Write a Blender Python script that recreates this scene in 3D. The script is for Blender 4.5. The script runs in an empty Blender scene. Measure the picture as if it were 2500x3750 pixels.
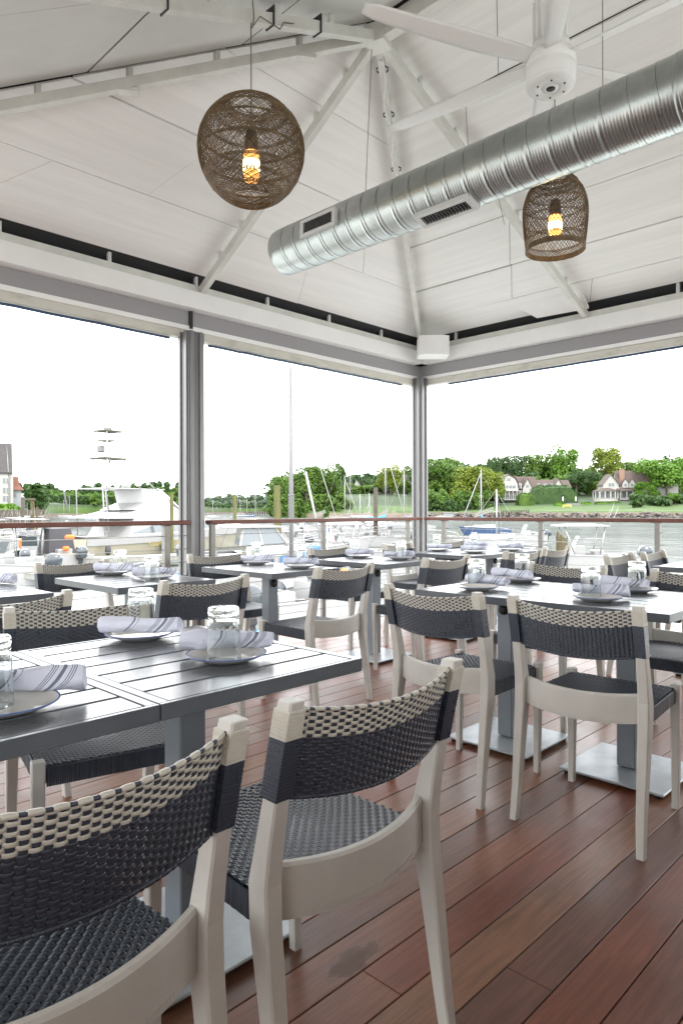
import bpy, math, random
from mathutils import Vector, Matrix, noise
from math import sin, cos, pi, radians, sqrt, atan2
S = bpy.context.scene
COL = S.collection
# ---------------------------------------------------------------- camera
CAMZ = 1.146
AZ = radians(44.3)
FW = Vector((cos(AZ), sin(AZ), 0)); RT = Vector((sin(AZ), -cos(AZ), 0)); UP = Vector((0, 0, 1))
cam = bpy.data.cameras.new('camera'); cam_o = bpy.data.objects.new('camera', cam); COL.objects.link(cam_o)
cam.sensor_fit = 'VERTICAL'; cam.sensor_height = 36; cam.sensor_width = 24; cam.lens = 24
cam.clip_start = 0.05; cam.clip_end = 6000; cam.shift_y = -0.0015
_a = 0.0026
r_ = (RT*cos(_a) - UP*sin(_a)); u_ = (UP*cos(_a) + RT*sin(_a)); b_ = -FW
cam_o.matrix_world = Matrix(((r_.x, u_.x, b_.x, 0), (r_.y, u_.y, b_.y, 0), (r_.z, u_.z, b_.z, CAMZ), (0, 0, 0, 1)))
S.camera = cam_o
# ---------------------------------------------------------------- world: bright even overcast sky
W = bpy.data.worlds.new('World'); S.world = W; W.use_nodes = True
nt = W.node_tree; nt.nodes.clear()
out = nt.nodes.new('ShaderNodeOutputWorld'); bg = nt.nodes.new('ShaderNodeBackground')
sky = nt.nodes.new('ShaderNodeTexSky'); sky.sky_type = 'NISHITA'; sky.sun_disc = False
SUN_EL, SUN_ROT = radians(52), radians(200)
sky.sun_elevation = SUN_EL; sky.sun_rotation = SUN_ROT; sky.dust_density = 3; sky.air_density = 1.2
mx = nt.nodes.new('ShaderNodeMix'); mx.data_type = 'RGBA'; mx.inputs[0].default_value = 0.86
tc = nt.nodes.new('ShaderNodeTexCoord'); nz = nt.nodes.new('ShaderNodeTexNoise'); nz.inputs['Scale'].default_value = 1.6; nz.inputs['Detail'].default_value = 5
mr = nt.nodes.new('ShaderNodeMapRange'); mr.inputs[3].default_value = 8.0; mr.inputs[4].default_value = 9.6
cc = nt.nodes.new('ShaderNodeCombineColor')
L = nt.links
L.new(tc.outputs['Generated'], nz.inputs['Vector']); L.new(nz.outputs['Fac'], mr.inputs[0])
for k in range(3): L.new(mr.outputs[0], cc.inputs[k])
L.new(sky.outputs[0], mx.inputs[6]); L.new(cc.outputs[0], mx.inputs[7]); L.new(mx.outputs[2], bg.inputs['Color'])
bg.inputs['Strength'].default_value = 0.12
L.new(bg.outputs[0], out.inputs['Surface'])
sun = bpy.data.lights.new('sun', 'SUN'); sun.energy = 0.5; sun.angle = radians(14); sun.color = (1, .97, .92)
sun_o = bpy.data.objects.new('sun', sun); COL.objects.link(sun_o)
_sd = Vector((sin(SUN_ROT)*cos(SUN_EL), cos(SUN_ROT)*cos(SUN_EL), sin(SUN_EL)))
sun_o.rotation_euler = _sd.to_track_quat('Z', 'Y').to_euler()
S.view_settings.view_transform = 'Standard'; S.view_settings.look = 'None'; S.view_settings.gamma = 1
S.view_settings.exposure = 2.5
S.cycles.max_bounces = 10; S.cycles.diffuse_bounces = 5; S.cycles.transparent_max_bounces = 12
S.cycles.use_denoising = True
# ---------------------------------------------------------------- placing by bearing (photo grid 2500 x 3750)
def H(u): return 1872.6 - .0026*u
def ond(u, v, d): return FW*d + RT*((u-1250)/2500*d) + UP*(CAMZ + (H(u)-v)/2500*d)
def onz(u, v, z): return ond(u, v, (CAMZ-z)*2500/(v-H(u)))
YW, XW = 4.76, 6.18                      # planes of the two open sides
def x_on_left(u):
    t = (u-1250)/2500; return YW*(FW.x+RT.x*t)/(FW.y+RT.y*t)
def y_on_right(u):
    t = (u-1250)/2500; return XW*(FW.y+RT.y*t)/(FW.x+RT.x*t)
# ---------------------------------------------------------------- mesh builder
class MB:
    def __init__(s): s.v = []; s.f = []; s.m = []; s.s = []; s.T = None
    def add(s, vs, fs, mi=0, sm=False):
        b = len(s.v)
        if s.T is not None: vs = [s.T @ Vector(p) for p in vs]
        s.v.extend([tuple(p) for p in vs])
        for f in fs: s.f.append([b+i for i in f]); s.m.append(mi); s.s.append(sm)
    def box(s, c, d, mi=0, rz=0, bev=0):
        x, y, z = d[0]/2, d[1]/2, d[2]/2
        if bev > 0:
            b = min(bev, x*.9, y*.9, z*.9)
            P = [(-x+b, -y), (x-b, -y), (x, -y+b), (x, y-b), (x-b, y), (-x+b, y), (-x, y-b), (-x, -y+b)]
            Q = [(-x+b, -y+b), (x-b, -y+b), (x-b, -y+b), (x-b, y-b), (x-b, y-b), (-x+b, y-b), (-x+b, y-b), (-x+b, -y+b)]
            R = [[(q[0], q[1], -z) for q in Q], [(p[0], p[1], -z+b) for p in P], [(p[0], p[1], z-b) for p in P], [(q[0], q[1], z) for q in Q]]
            vs = [p for r in R for p in r]; fs = []
            for k in range(3):
                for i in range(8):
                    j = (i+1) % 8; fs.append([k*8+i, k*8+j, (k+1)*8+j, (k+1)*8+i])
            fs.append([7-i for i in range(8)]); fs.append([24+i for i in range(8)])
        else:
            vs = [(-x,-y,-z),(x,-y,-z),(x,y,-z),(-x,y,-z),(-x,-y,z),(x,-y,z),(x,y,z),(-x,y,z)]
            fs = [[3,2,1,0],[4,5,6,7],[0,1,5,4],[1,2,6,5],[2,3,7,6],[3,0,4,7]]
        cr, sr = cos(rz), sin(rz)
        s.add([(c[0]+p[0]*cr-p[1]*sr, c[1]+p[0]*sr+p[1]*cr, c[2]+p[2]) for p in vs], fs, mi)
    def loft(s, secs, mi=0, sm=False, cap=True, closed=True):
        n = len(secs[0]); vs = [p for q in secs for p in q]; fs = []
        for k in range(len(secs)-1):
            for i in range(n if closed else n-1):
                j = (i+1) % n; fs.append([k*n+i, k*n+j, (k+1)*n+j, (k+1)*n+i])
        if cap and closed:
            fs.append(list(range(n))[::-1]); fs.append([(len(secs)-1)*n+i for i in range(n)])
        s.add(vs, fs, mi, sm)
    def tube(s, pts, r, n=6, mi=0, sm=True, cap=True):
        pts = [Vector(p) for p in pts]; secs = []; N = len(pts)
        rr = r if isinstance(r, (list, tuple)) else [r]*N
        ref = None
        for i, p in enumerate(pts):
            t = (pts[min(i+1, N-1)]-pts[max(i-1, 0)])
            if t.length < 1e-9: t = Vector((0, 0, 1))
            t.normalize()
            if ref is None: ref = t.orthogonal().normalized()
            else:
                ref = ref - t*ref.dot(t)
                ref = ref.normalized() if ref.length > 1e-6 else t.orthogonal().normalized()
            bi = t.cross(ref)
            secs.append([p + (ref*cos(2*pi*k/n)+bi*sin(2*pi*k/n))*rr[i] for k in range(n)])
        s.loft(secs, mi, sm, cap)
    def bar(s, a, b, w, h, mi=0, up=(0, 0, 1)):
        a, b = Vector(a), Vector(b); t = (b-a).normalized(); x = t.cross(Vector(up))
        x = x.normalized() if x.length > 1e-6 else t.orthogonal().normalized()
        y = x.cross(t)
        s.loft([[p+x*(w/2)*i+y*(h/2)*j for i, j in ((-1,-1),(1,-1),(1,1),(-1,1))] for p in (a, b)], mi)
    def lathe(s, prof, n=24, c=(0, 0, 0), mi=0, sm=True, axis='z'):
        secs = []
        for r, z in prof:
            q = []
            for k in range(n):
                a = 2*pi*k/n
                if axis == 'z': q.append((c[0]+r*cos(a), c[1]+r*sin(a), c[2]+z))
                else: q.append((c[0]+r*cos(a), c[1]+z, c[2]-r*sin(a)))
            secs.append(q)
        s.loft(secs, mi, sm, cap=False)
    def prism(s, poly, z0, z1, mi=0):
        s.loft([[(p[0], p[1], z) for p in poly] for z in (z0, z1)], mi)
    def grid(s, fn, nu, nv, mi=0, sm=True):
        vs = [fn(i/nu, j/nv) for j in range(nv+1) for i in range(nu+1)]
        fs = [[j*(nu+1)+i, j*(nu+1)+i+1, (j+1)*(nu+1)+i+1, (j+1)*(nu+1)+i] for j in range(nv) for i in range(nu)]
        s.add(vs, fs, mi, sm)
    def mesh(s, name, mats):
        me = bpy.data.meshes.new(name); me.from_pydata(s.v, [], s.f)
        for m in (mats if isinstance(mats, (list, tuple)) else [mats]): me.materials.append(m)
        me.polygons.foreach_set('material_index', s.m); me.polygons.foreach_set('use_smooth', s.s); me.update()
        return me
    def build(s, name, mats, parent=None, **kw):
        o = bpy.data.objects.new(name, s.mesh(name, mats)); COL.objects.link(o)
        if parent is not None: o.parent = parent
        for k, v in kw.items(): o[k] = v
        return o
def empty(name, label, cat, loc=(0, 0, 0), rz=0, group=None):
    o = bpy.data.objects.new(name, None); COL.objects.link(o); o.location = loc; o.rotation_euler = (0, 0, rz)
    o.empty_display_size = .1; o['label'] = label; o['category'] = cat
    if group: o['group'] = group
    return o
def tag(o, label, cat, group=None):
    o['label'] = label; o['category'] = cat
    if group: o['group'] = group
    return o
def copy_tree(o, parent=None):
    c = o.copy(); COL.objects.link(c)
    if parent is not None: c.parent = parent
    for ch in [x for x in o.children]: copy_tree(ch, c)
    return c
def put(proto, first, loc, rz, label, group=None):
    o = proto if first else copy_tree(proto)
    o.location = loc; o.rotation_euler = (0, 0, rz); o['label'] = label
    if group: o['group'] = group
    return o
def at(p, rz=0, sc=1): return Matrix.Translation(Vector(p)) @ Matrix.Rotation(rz, 4, 'Z') @ Matrix.Diagonal((sc, sc, sc, 1))
# ---------------------------------------------------------------- materials
def mat(name, col, rough=.5, metal=0, var=0, vscale=5, bump=0, bscale=40, spec=.5, trans=0, coat=0, col2=None, stretch=(1, 1, 1), emit=None, estr=0, coord='Object', thr=None):
    m = bpy.data.materials.new(name); m.use_nodes = True; n = m.node_tree.nodes; l = m.node_tree.links
    p = n['Principled BSDF']; p.inputs['Base Color'].default_value = (*col, 1); p.inputs['Roughness'].default_value = rough
    p.inputs['Metallic'].default_value = metal; p.inputs['Specular IOR Level'].default_value = spec
    if trans: p.inputs['Transmission Weight'].default_value = trans
    if coat: p.inputs['Coat Weight'].default_value = coat; p.inputs['Coat Roughness'].default_value = .15
    if emit: p.inputs['Emission Color'].default_value = (*emit, 1); p.inputs['Emission Strength'].default_value = estr
    if var or col2 or bump:
        t = n.new('ShaderNodeTexCoord'); mp = n.new('ShaderNodeMapping'); mp.inputs['Scale'].default_value = stretch
        l.new(t.outputs[coord], mp.inputs[0])
    if var or col2:
        z = n.new('ShaderNodeTexNoise'); z.inputs['Scale'].default_value = vscale; z.inputs['Detail'].default_value = 6; z.inputs['Roughness'].default_value = .65
        l.new(mp.outputs[0], z.inputs['Vector'])
        mi = n.new('ShaderNodeMix'); mi.data_type = 'RGBA'
        c2 = col2 or tuple(max(0, c*(1-var)) for c in col)
        mi.inputs[6].default_value = (*col, 1); mi.inputs[7].default_value = (*c2, 1)
        r = n.new('ShaderNodeMapRange'); a, b = thr or (.35, .68); r.inputs[1].default_value = a; r.inputs[2].default_value = b
        l.new(z.outputs['Fac'], r.inputs[0]); l.new(r.outputs[0], mi.inputs[0]); l.new(mi.outputs[2], p.inputs['Base Color'])
        r2 = n.new('ShaderNodeMapRange'); r2.inputs[3].default_value = max(.02, rough*.8); r2.inputs[4].default_value = min(1, rough*1.25)
        l.new(z.outputs['Fac'], r2.inputs[0]); l.new(r2.outputs[0], p.inputs['Roughness'])
    if bump:
        z2 = n.new('ShaderNodeTexNoise'); z2.inputs['Scale'].default_value = bscale; z2.inputs['Detail'].default_value = 4
        l.new(mp.outputs[0], z2.inputs['Vector']); bp = n.new('ShaderNodeBump'); bp.inputs['Strength'].default_value = bump; bp.inputs['Distance'].default_value = .01
        l.new(z2.outputs['Fac'], bp.inputs['Height']); l.new(bp.outputs[0], p.inputs['Normal'])
    return m
M = {}
M['frame'] = mat('resin_frame', (0.520, 0.505, 0.470), .42, var=.1, vscale=9, bump=.05, bscale=300)
M['beige'] = mat('strand_beige', (0.500, 0.475, 0.410), .42, var=.15, vscale=60)
M['dark'] = mat('strand_dark', (0.036, 0.045, 0.064), .28, var=.25, vscale=50, spec=.5)
M['seat'] = mat('strand_seat', (0.040, 0.052, 0.072), .33, var=.3, vscale=60, spec=.55)
M['table'] = mat('table_paint', (0.095, 0.105, 0.118), .22, metal=0, var=.15, vscale=7, bump=.03, bscale=14, spec=.6)
M['column'] = mat('table_column', (0.182, 0.209, 0.236), .38, metal=.2, var=.1, vscale=5)
M['plate_base'] = mat('galvanised_base', (0.420, 0.460, 0.490), .36, metal=.35, var=.25, vscale=9)
M['black'] = mat('black_rubber', (.015, .015, .016), .5)
M['slot'] = mat('slot_dark', (.02, .02, .02), .6)
M['white'] = mat('white_paint', (0.880, 0.875, 0.865), .45, var=.06, vscale=2.5, bump=.05, bscale=30)
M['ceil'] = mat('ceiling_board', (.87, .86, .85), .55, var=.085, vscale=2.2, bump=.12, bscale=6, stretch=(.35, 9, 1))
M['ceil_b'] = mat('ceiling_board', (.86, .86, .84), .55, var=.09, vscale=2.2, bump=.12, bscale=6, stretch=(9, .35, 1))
M['ceil_shaded'] = mat('ceiling_board_shaded', (0.620, 0.620, 0.600), .55, var=.1, vscale=1.5, bump=.08, bscale=12)  # same ceiling boards, greyed to put the left slope's shade into the colour
M['mastgrey'] = mat('weathered_mast', (.13, .13, .13), .5)
M['rafter'] = mat('rafter_paint', (.70, .70, .66), .45, var=.16, vscale=6, bump=.15, bscale=25)
M['oldwhite'] = mat('stained_white', (0.620, 0.600, 0.540), .6, var=.35, vscale=5, stretch=(1, 1, 2.5), col2=(.42, .40, .34), thr=(.5, .8))
M['screen'] = mat('screen_grey', (0.322, 0.312, 0.322), .6)
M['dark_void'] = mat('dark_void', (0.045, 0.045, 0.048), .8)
M['alu'] = mat('anodised_post', (0.246, 0.246, 0.246), .42, metal=.5, var=.25, vscale=3, stretch=(1, 1, .25))
M['alu_dark'] = mat('post_channel', (0.150, 0.150, 0.152), .45, metal=.4)
M['railpost'] = mat('rail_post', (0.243, 0.236, 0.216), .42, metal=.5, var=.2, vscale=6)
M['cable'] = mat('steel_cable', (.35, .35, .34), .35, metal=.9)
M['handrail'] = mat('oiled_handrail', (0.125, 0.032, 0.013), .45, var=.3, vscale=8, stretch=(1, 1, 1))
M['duct'] = mat('galvanised_duct', (0.520, 0.550, 0.535), .33, metal=1, var=.22, vscale=6, bump=.03, bscale=5)
M['seam'] = mat('duct_seam', (.25, .26, .26), .4, metal=.9)
M['vent'] = mat('vent_white', (.66, .67, .66), .4)
M['fan'] = mat('fan_white', (.90, .90, .89), .38)
M['rattan'] = mat('rattan', (0.200, 0.132, 0.066), .6, var=.5, vscale=18, col2=(.085, .055, .027))
M['cord'] = mat('cord_grey', (.17, .17, .13), .7)
M['tie'] = mat('cable_tie', (.01, .01, .01), .4)
M['bulb'] = mat('bulb_amber', (1, .55, .15), .3, emit=(1, .42, .10), estr=.7)
M['core'] = mat('bulb_core', (1, .9, .6), .3, emit=(1, .80, .42), estr=3.4)
M['socket'] = mat('bulb_socket', (.05, .04, .03), .5)
M['ceramic'] = mat('plate_ceramic', (0.675, 0.661, 0.621), .12, coat=.5)
M['rim'] = mat('plate_rim', (.03, .07, .25), .2, var=.4, vscale=300, col2=(.12, .18, .40))
m = M['glass'] = mat('tumbler_glass', (0.900, 0.930, 0.930), 0.0, trans=1); m.node_tree.nodes['Principled BSDF'].inputs['IOR'].default_value = 1.48
# striped napkin
def napkin_mat():
    m = mat('striped_napkin', (0.675, 0.689, 0.769), .85, bump=.35, bscale=220); n = m.node_tree.nodes; l = m.node_tree.links; p = n['Principled BSDF']
    t = n.new('ShaderNodeTexCoord'); sx = n.new('ShaderNodeSeparateXYZ'); l.new(t.outputs['Object'], sx.inputs[0])
    def mth(op, a, b=None):
        q = n.new('ShaderNodeMath'); q.operation = op
        for i, x in enumerate((a, b)):
            if x is None: continue
            if isinstance(x, (int, float)): q.inputs[i].default_value = x
            else: l.new(x, q.inputs[i])
        return q.outputs[0]
    s = mth('ADD', sx.outputs[0], mth('MULTIPLY', sx.outputs[2], -.9)); s = mth('ADD', s, mth('MULTIPLY', sx.outputs[1], .5))
    tot = None
    for c, w in ((.034, .0042), (.049, .0011), (.054, .0011), (.059, .0011), (.019, .0011), (.014, .0011), (.009, .0011), (-.060, .0030), (-.047, .0008)):
        k = mth('LESS_THAN', mth('ABSOLUTE', mth('SUBTRACT', s, c)), w)
        tot = k if tot is None else mth('MAXIMUM', tot, k)
    mi = n.new('ShaderNodeMix'); mi.data_type = 'RGBA'; l.new(tot, mi.inputs[0])
    mi.inputs[6].default_value = (.62, .645, .75, 1); mi.inputs[7].default_value = (.15, .17, .24, 1); l.new(mi.outputs[2], p.inputs['Base Color'])
    return m
M['napkin'] = napkin_mat()
def deck_mat():
    m = bpy.data.materials.new('deck_boards'); m.use_nodes = True; n = m.node_tree.nodes; l = m.node_tree.links; p = n['Principled BSDF']
    at_ = n.new('ShaderNodeAttribute'); at_.attribute_name = 'tone'; at_.attribute_type = 'GEOMETRY'
    t = n.new('ShaderNodeTexCoord'); mp = n.new('ShaderNodeMapping'); mp.inputs['Scale'].default_value = (1.2, 22, 1); l.new(t.outputs['Object'], mp.inputs[0])
    ad = n.new('ShaderNodeVectorMath'); ad.operation = 'ADD'; l.new(mp.outputs[0], ad.inputs[0])
    cx = n.new('ShaderNodeCombineXYZ'); ml = n.new('ShaderNodeMath'); ml.operation = 'MULTIPLY'; ml.inputs[1].default_value = 57
    l.new(at_.outputs['Fac'], ml.inputs[0]); l.new(ml.outputs[0], cx.inputs[0]); l.new(ml.outputs[0], cx.inputs[2]); l.new(cx.outputs[0], ad.inputs[1])
    g = n.new('ShaderNodeTexNoise'); g.inputs['Scale'].default_value = 3.2; g.inputs['Detail'].default_value = 9; g.inputs['Roughness'].default_value = .72; g.inputs['Distortion'].default_value = .6
    l.new(ad.outputs[0], g.inputs['Vector'])
    rp = n.new('ShaderNodeValToRGB'); e = rp.color_ramp.elements
    e[0].position = 0; e[0].color = (.170, .058, .032, 1); e[1].position = 1; e[1].color = (.215, .105, .060, 1)
    for ps, c in ((.2, (.245, .068, .034, 1)), (.42, (.255, .102, .052, 1)), (.62, (.150, .062, .042, 1)), (.8, (.280, .125, .064, 1))): q = e.new(ps); q.color = c
    l.new(at_.outputs['Fac'], rp.inputs[0])
    mr = n.new('ShaderNodeMapRange'); mr.inputs[1].default_value = .3; mr.inputs[2].default_value = .72; mr.inputs[3].default_value = .50; mr.inputs[4].default_value = 1.12; l.new(g.outputs['Fac'], mr.inputs[0])
    # wear patches
    w = n.new('ShaderNodeTexNoise'); w.inputs['Scale'].default_value = 2.3; w.inputs['Detail'].default_value = 7; l.new(t.outputs['Object'], w.inputs['Vector'])
    mw = n.new('ShaderNodeMapRange'); mw.inputs[1].default_value = .35; mw.inputs[2].default_value = .7; mw.inputs[3].default_value = .85; mw.inputs[4].default_value = 1.2; l.new(w.outputs['Fac'], mw.inputs[0])
    mm = n.new('ShaderNodeMath'); mm.operation = 'MULTIPLY'; l.new(mr.outputs[0], mm.inputs[0]); l.new(mw.outputs[0], mm.inputs[1])
    # a puddle left on the boards: darker and glossier
    vs = n.new('ShaderNodeVectorMath'); vs.operation = 'SUBTRACT'; pc = onz(1285, 3520, 0); vs.inputs[1].default_value = (pc.x, pc.y, 0); l.new(t.outputs['Object'], vs.inputs[0])
    m2 = n.new('ShaderNodeMapping'); m2.inputs['Rotation'].default_value = (0, 0, radians(-20)); m2.inputs['Scale'].default_value = (9.0, 20, 1); l.new(vs.outputs[0], m2.inputs[0])
    ln = n.new('ShaderNodeVectorMath'); ln.operation = 'LENGTH'; l.new(m2.outputs[0], ln.inputs[0])
    wn = n.new('ShaderNodeTexNoise'); wn.inputs['Scale'].default_value = 16; wn.inputs['Detail'].default_value = 5; l.new(t.outputs['Object'], wn.inputs['Vector'])
    sb = n.new('ShaderNodeMath'); sb.operation = 'ADD'; l.new(ln.outputs['Value'], sb.inputs[0]); l.new(wn.outputs['Fac'], sb.inputs[1])
    pm = n.new('ShaderNodeMapRange'); pm.inputs[1].default_value = 1.0; pm.inputs[2].default_value = 1.45; pm.inputs[3].default_value = 1; pm.inputs[4].default_value = 0; l.new(sb.outputs[0], pm.inputs[0])
    dk = n.new('ShaderNodeMath'); dk.operation = 'MULTIPLY_ADD'; dk.inputs[1].default_value = -.5; dk.inputs[2].default_value = 1; l.new(pm.outputs[0], dk.inputs[0])
    mq = n.new('ShaderNodeMath'); mq.operation = 'MULTIPLY'; l.new(mm.outputs[0], mq.inputs[0]); l.new(dk.outputs[0], mq.inputs[1])
    sc = n.new('ShaderNodeVectorMath'); sc.operation = 'SCALE'; l.new(rp.outputs[0], sc.inputs[0]); l.new(mq.outputs[0], sc.inputs['Scale']); l.new(sc.outputs[0], p.inputs['Base Color'])
    rr = n.new('ShaderNodeMapRange'); rr.inputs[1].default_value = .3; rr.inputs[2].default_value = .7; rr.inputs[3].default_value = .30; rr.inputs[4].default_value = .48; l.new(w.outputs['Fac'], rr.inputs[0])
    rq = n.new('ShaderNodeMath'); rq.operation = 'MULTIPLY_ADD'; rq.inputs[1].default_value = -.2; l.new(pm.outputs[0], rq.inputs[0]); l.new(rr.outputs[0], rq.inputs[2]); l.new(rq.outputs[0], p.inputs['Roughness'])
    bp = n.new('ShaderNodeBump'); bp.inputs['Strength'].default_value = .18; bp.inputs['Distance'].default_value = .003; l.new(g.outputs['Fac'], bp.inputs['Height']); l.new(bp.outputs[0], p.inputs['Normal'])
    return m
M['deck'] = deck_mat()
def water_mat():
    m = bpy.data.materials.new('harbour_water'); m.use_nodes = True; n = m.node_tree.nodes; l = m.node_tree.links; n.remove(n['Principled BSDF'])
    t = n.new('ShaderNodeTexCoord'); mp = n.new('ShaderNodeMapping'); mp.inputs['Rotation'].default_value = (0, 0, -AZ); mp.inputs['Scale'].default_value = (1.0, .30, 1); l.new(t.outputs['Object'], mp.inputs[0])
    a = n.new('ShaderNodeTexNoise'); a.inputs['Scale'].default_value = .55; a.inputs['Detail'].default_value = 6; a.inputs['Roughness'].default_value = .6; l.new(mp.outputs[0], a.inputs['Vector'])
    b = n.new('ShaderNodeTexNoise'); b.inputs['Scale'].default_value = .045; b.inputs['Detail'].default_value = 3; l.new(mp.outputs[0], b.inputs['Vector'])
    def rng_(src, lo, hi, o0, o1):
        r = n.new('ShaderNodeMapRange'); r.inputs[1].default_value = lo; r.inputs[2].default_value = hi; r.inputs[3].default_value = o0; r.inputs[4].default_value = o1; l.new(src, r.inputs[0]); return r.outputs[0]
    # colour paled round the deck to bounce light onto the ceiling, darker farther out
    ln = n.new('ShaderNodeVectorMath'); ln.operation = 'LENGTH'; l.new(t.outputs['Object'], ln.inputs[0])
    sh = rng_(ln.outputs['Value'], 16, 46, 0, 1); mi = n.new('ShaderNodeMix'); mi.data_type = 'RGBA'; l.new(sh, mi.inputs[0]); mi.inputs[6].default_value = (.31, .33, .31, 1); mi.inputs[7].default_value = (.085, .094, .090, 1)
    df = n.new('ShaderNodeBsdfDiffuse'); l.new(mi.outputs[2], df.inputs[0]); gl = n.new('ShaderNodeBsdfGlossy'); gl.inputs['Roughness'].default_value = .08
    bp = n.new('ShaderNodeBump'); bp.inputs['Distance'].default_value = .25; l.new(rng_(b.outputs['Fac'], .4, .62, .12, .6), bp.inputs['Strength']); l.new(a.outputs['Fac'], bp.inputs['Height']); l.new(bp.outputs[0], gl.inputs['Normal'])
    w = rng_(a.outputs['Fac'], .38, .58, .05, .34); w2 = rng_(b.outputs['Fac'], .38, .62, 1.15, .72); ml = n.new('ShaderNodeMath'); ml.operation = 'MULTIPLY'; l.new(w, ml.inputs[0]); l.new(w2, ml.inputs[1])
    ms = n.new('ShaderNodeMixShader'); l.new(ml.outputs[0], ms.inputs[0]); l.new(df.outputs[0], ms.inputs[1]); l.new(gl.outputs[0], ms.inputs[2]); l.new(ms.outputs[0], n['Material Output'].inputs['Surface'])
    return m
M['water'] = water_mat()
def leaf_mat(name, c1, c2, sc=.25):
    m = bpy.data.materials.new(name); m.use_nodes = True; n = m.node_tree.nodes; l = m.node_tree.links; p = n['Principled BSDF']
    p.inputs['Roughness'].default_value = .6; p.inputs['Specular IOR Level'].default_value = .3
    g = n.new('ShaderNodeNewGeometry'); z = n.new('ShaderNodeTexNoise'); z.inputs['Scale'].default_value = sc; z.inputs['Detail'].default_value = 4; l.new(g.outputs['Position'], z.inputs['Vector'])
    oi = n.new('ShaderNodeObjectInfo')
    r = n.new('ShaderNodeMapRange'); r.inputs[1].default_value = .35; r.inputs[2].default_value = .65; l.new(z.outputs['Fac'], r.inputs[0])
    mi = n.new('ShaderNodeMix'); mi.data_type = 'RGBA'; mi.inputs[6].default_value = (*c1, 1); mi.inputs[7].default_value = (*c2, 1); l.new(r.outputs[0], mi.inputs[0])
    l.new(mi.outputs[2], p.inputs['Base Color'])
    tr = n.new('ShaderNodeBsdfTranslucent'); l.new(mi.outputs[2], tr.inputs[0]); ms = n.new('ShaderNodeMixShader'); ms.inputs[0].default_value = .35
    l.new(p.outputs[0], ms.inputs[1]); l.new(tr.outputs[0], ms.inputs[2]); l.new(ms.outputs[0], n['Material Output'].inputs['Surface'])
    return m
M['leaf_mid'] = leaf_mat('leaf_mid', (.050, .105, .014), (.085, .155, .020))
M['leaf_yellow'] = leaf_mat('leaf_yellow', (.10, .15, .014), (.16, .20, .020))
M['leaf_dark'] = leaf_mat('leaf_dark', (.030, .068, .018), (.050, .100, .024))
M['leaf_bright'] = leaf_mat('leaf_bright', (.062, .145, .012), (.10, .20, .018))
M['leaf_hazed'] = leaf_mat('leaf_hazed', (.075, .115, .07), (.10, .145, .085), .05)  # distance haze mixed into the leaf colour
M['bark'] = mat('bark', (.13, .10, .08), .9, var=.4, vscale=2)
M['hull'] = mat('gelcoat_white', (0.270, 0.272, 0.270), .18, coat=.3, var=.04, vscale=.6)
M['cream'] = mat('gelcoat_cream', (0.270, 0.250, 0.185), .2, coat=.3)
M['navy'] = mat('gelcoat_navy', (.03, .06, .13), .2, coat=.3)
M['grey'] = mat('gelcoat_grey', (.42, .45, .47), .3)
M['antifoul'] = mat('antifouling', (.20, .03, .03), .6)
M['tint'] = mat('tinted_window', (.09, .11, .12), .08, spec=.8)
M['isin'] = mat('clear_vinyl', (0.600, 0.600, 0.600), .25)
M['blue'] = mat('blue_canvas', (.05, .13, .30), .75, var=.2, vscale=5)
M['bright_blue'] = mat('bright_blue_cover', (.03, .25, .55), .7)
M['blackc'] = mat('black_canvas', (.03, .03, .035), .7)
M['orange'] = mat('orange_buoyancy', (.75, .13, .02), .6)
M['engine'] = mat('outboard_cowl', (0.030, 0.040, 0.050), .22, coat=.5, var=.2, vscale=3)
M['mast'] = mat('mast_alloy', (0.300, 0.300, 0.300), .35, metal=.3)
M['tan'] = mat('tan_vinyl', (.45, .36, .25), .7)
M['teak'] = mat('teak', (.33, .17, .07), .5, var=.3, vscale=4)
M['gold'] = mat('gold_leaf', (.50, .40, .10), .35, metal=.6)
M['pile_green'] = mat('algae_pile', (0.088, 0.094, 0.017), .8, var=.5, vscale=2, col2=(.07, .06, .03), stretch=(3, 3, .4))
M['pile_brown'] = mat('weathered_pile', (.085, .060, .032), .9, var=.5, vscale=3, col2=(.035, .040, .012), stretch=(5, 5, .5))
M['light_blocker'] = mat('blocker_boards', (.12, .08, .05), .7)
M['pile_dark'] = mat('dark_pile', (.075, .065, .05), .85, var=.4, vscale=3)
M['dock'] = mat('dock_planks', (0.240, 0.240, 0.220), .8, var=.3, vscale=3, stretch=(1, 8, 1))
M['dock_blue'] = mat('pontoon_deck', (0.270, 0.300, 0.320), .7, var=.2, vscale=2)
M['roofing'] = mat('shingle_brown', (0.072, 0.052, 0.044), .9, var=.3, vscale=4)
M['roofgrey'] = mat('shingle_grey', (.045, .042, .041), .9, var=.3, vscale=3)
M['roofred'] = mat('shingle_red', (0.154, 0.066, 0.044), .9, var=.25, vscale=3)
M['siding'] = mat('white_siding', (0.280, 0.277, 0.260), .7, bump=.2, bscale=6, stretch=(.1, .1, 8))
M['sidinggrey'] = mat('pale_grey_siding', (0.260, 0.275, 0.290), .7)
M['stone'] = mat('stone_wall', (0.138, 0.121, 0.110), .9, var=.4, vscale=2)
M['brick'] = mat('chimney_brick', (0.231, 0.143, 0.105), .9, var=.3, vscale=4)
M['winglass'] = mat('house_glass', (.10, .12, .13), .15)
M['tower'] = mat('tower_canvas', (.10, .10, .07), .7)
M['well'] = mat('cockpit_sole', (.17, .175, .175), .6, var=.3, vscale=3)
M['red'] = mat('flag_red', (.55, .04, .05), .7); M['fwhite'] = mat('flag_white', (.8, .8, .8), .7); M['fblue'] = mat('flag_blue', (.03, .05, .20), .7)
M['yellow'] = mat('yellow_paint', (.75, .52, .05), .6)
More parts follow.
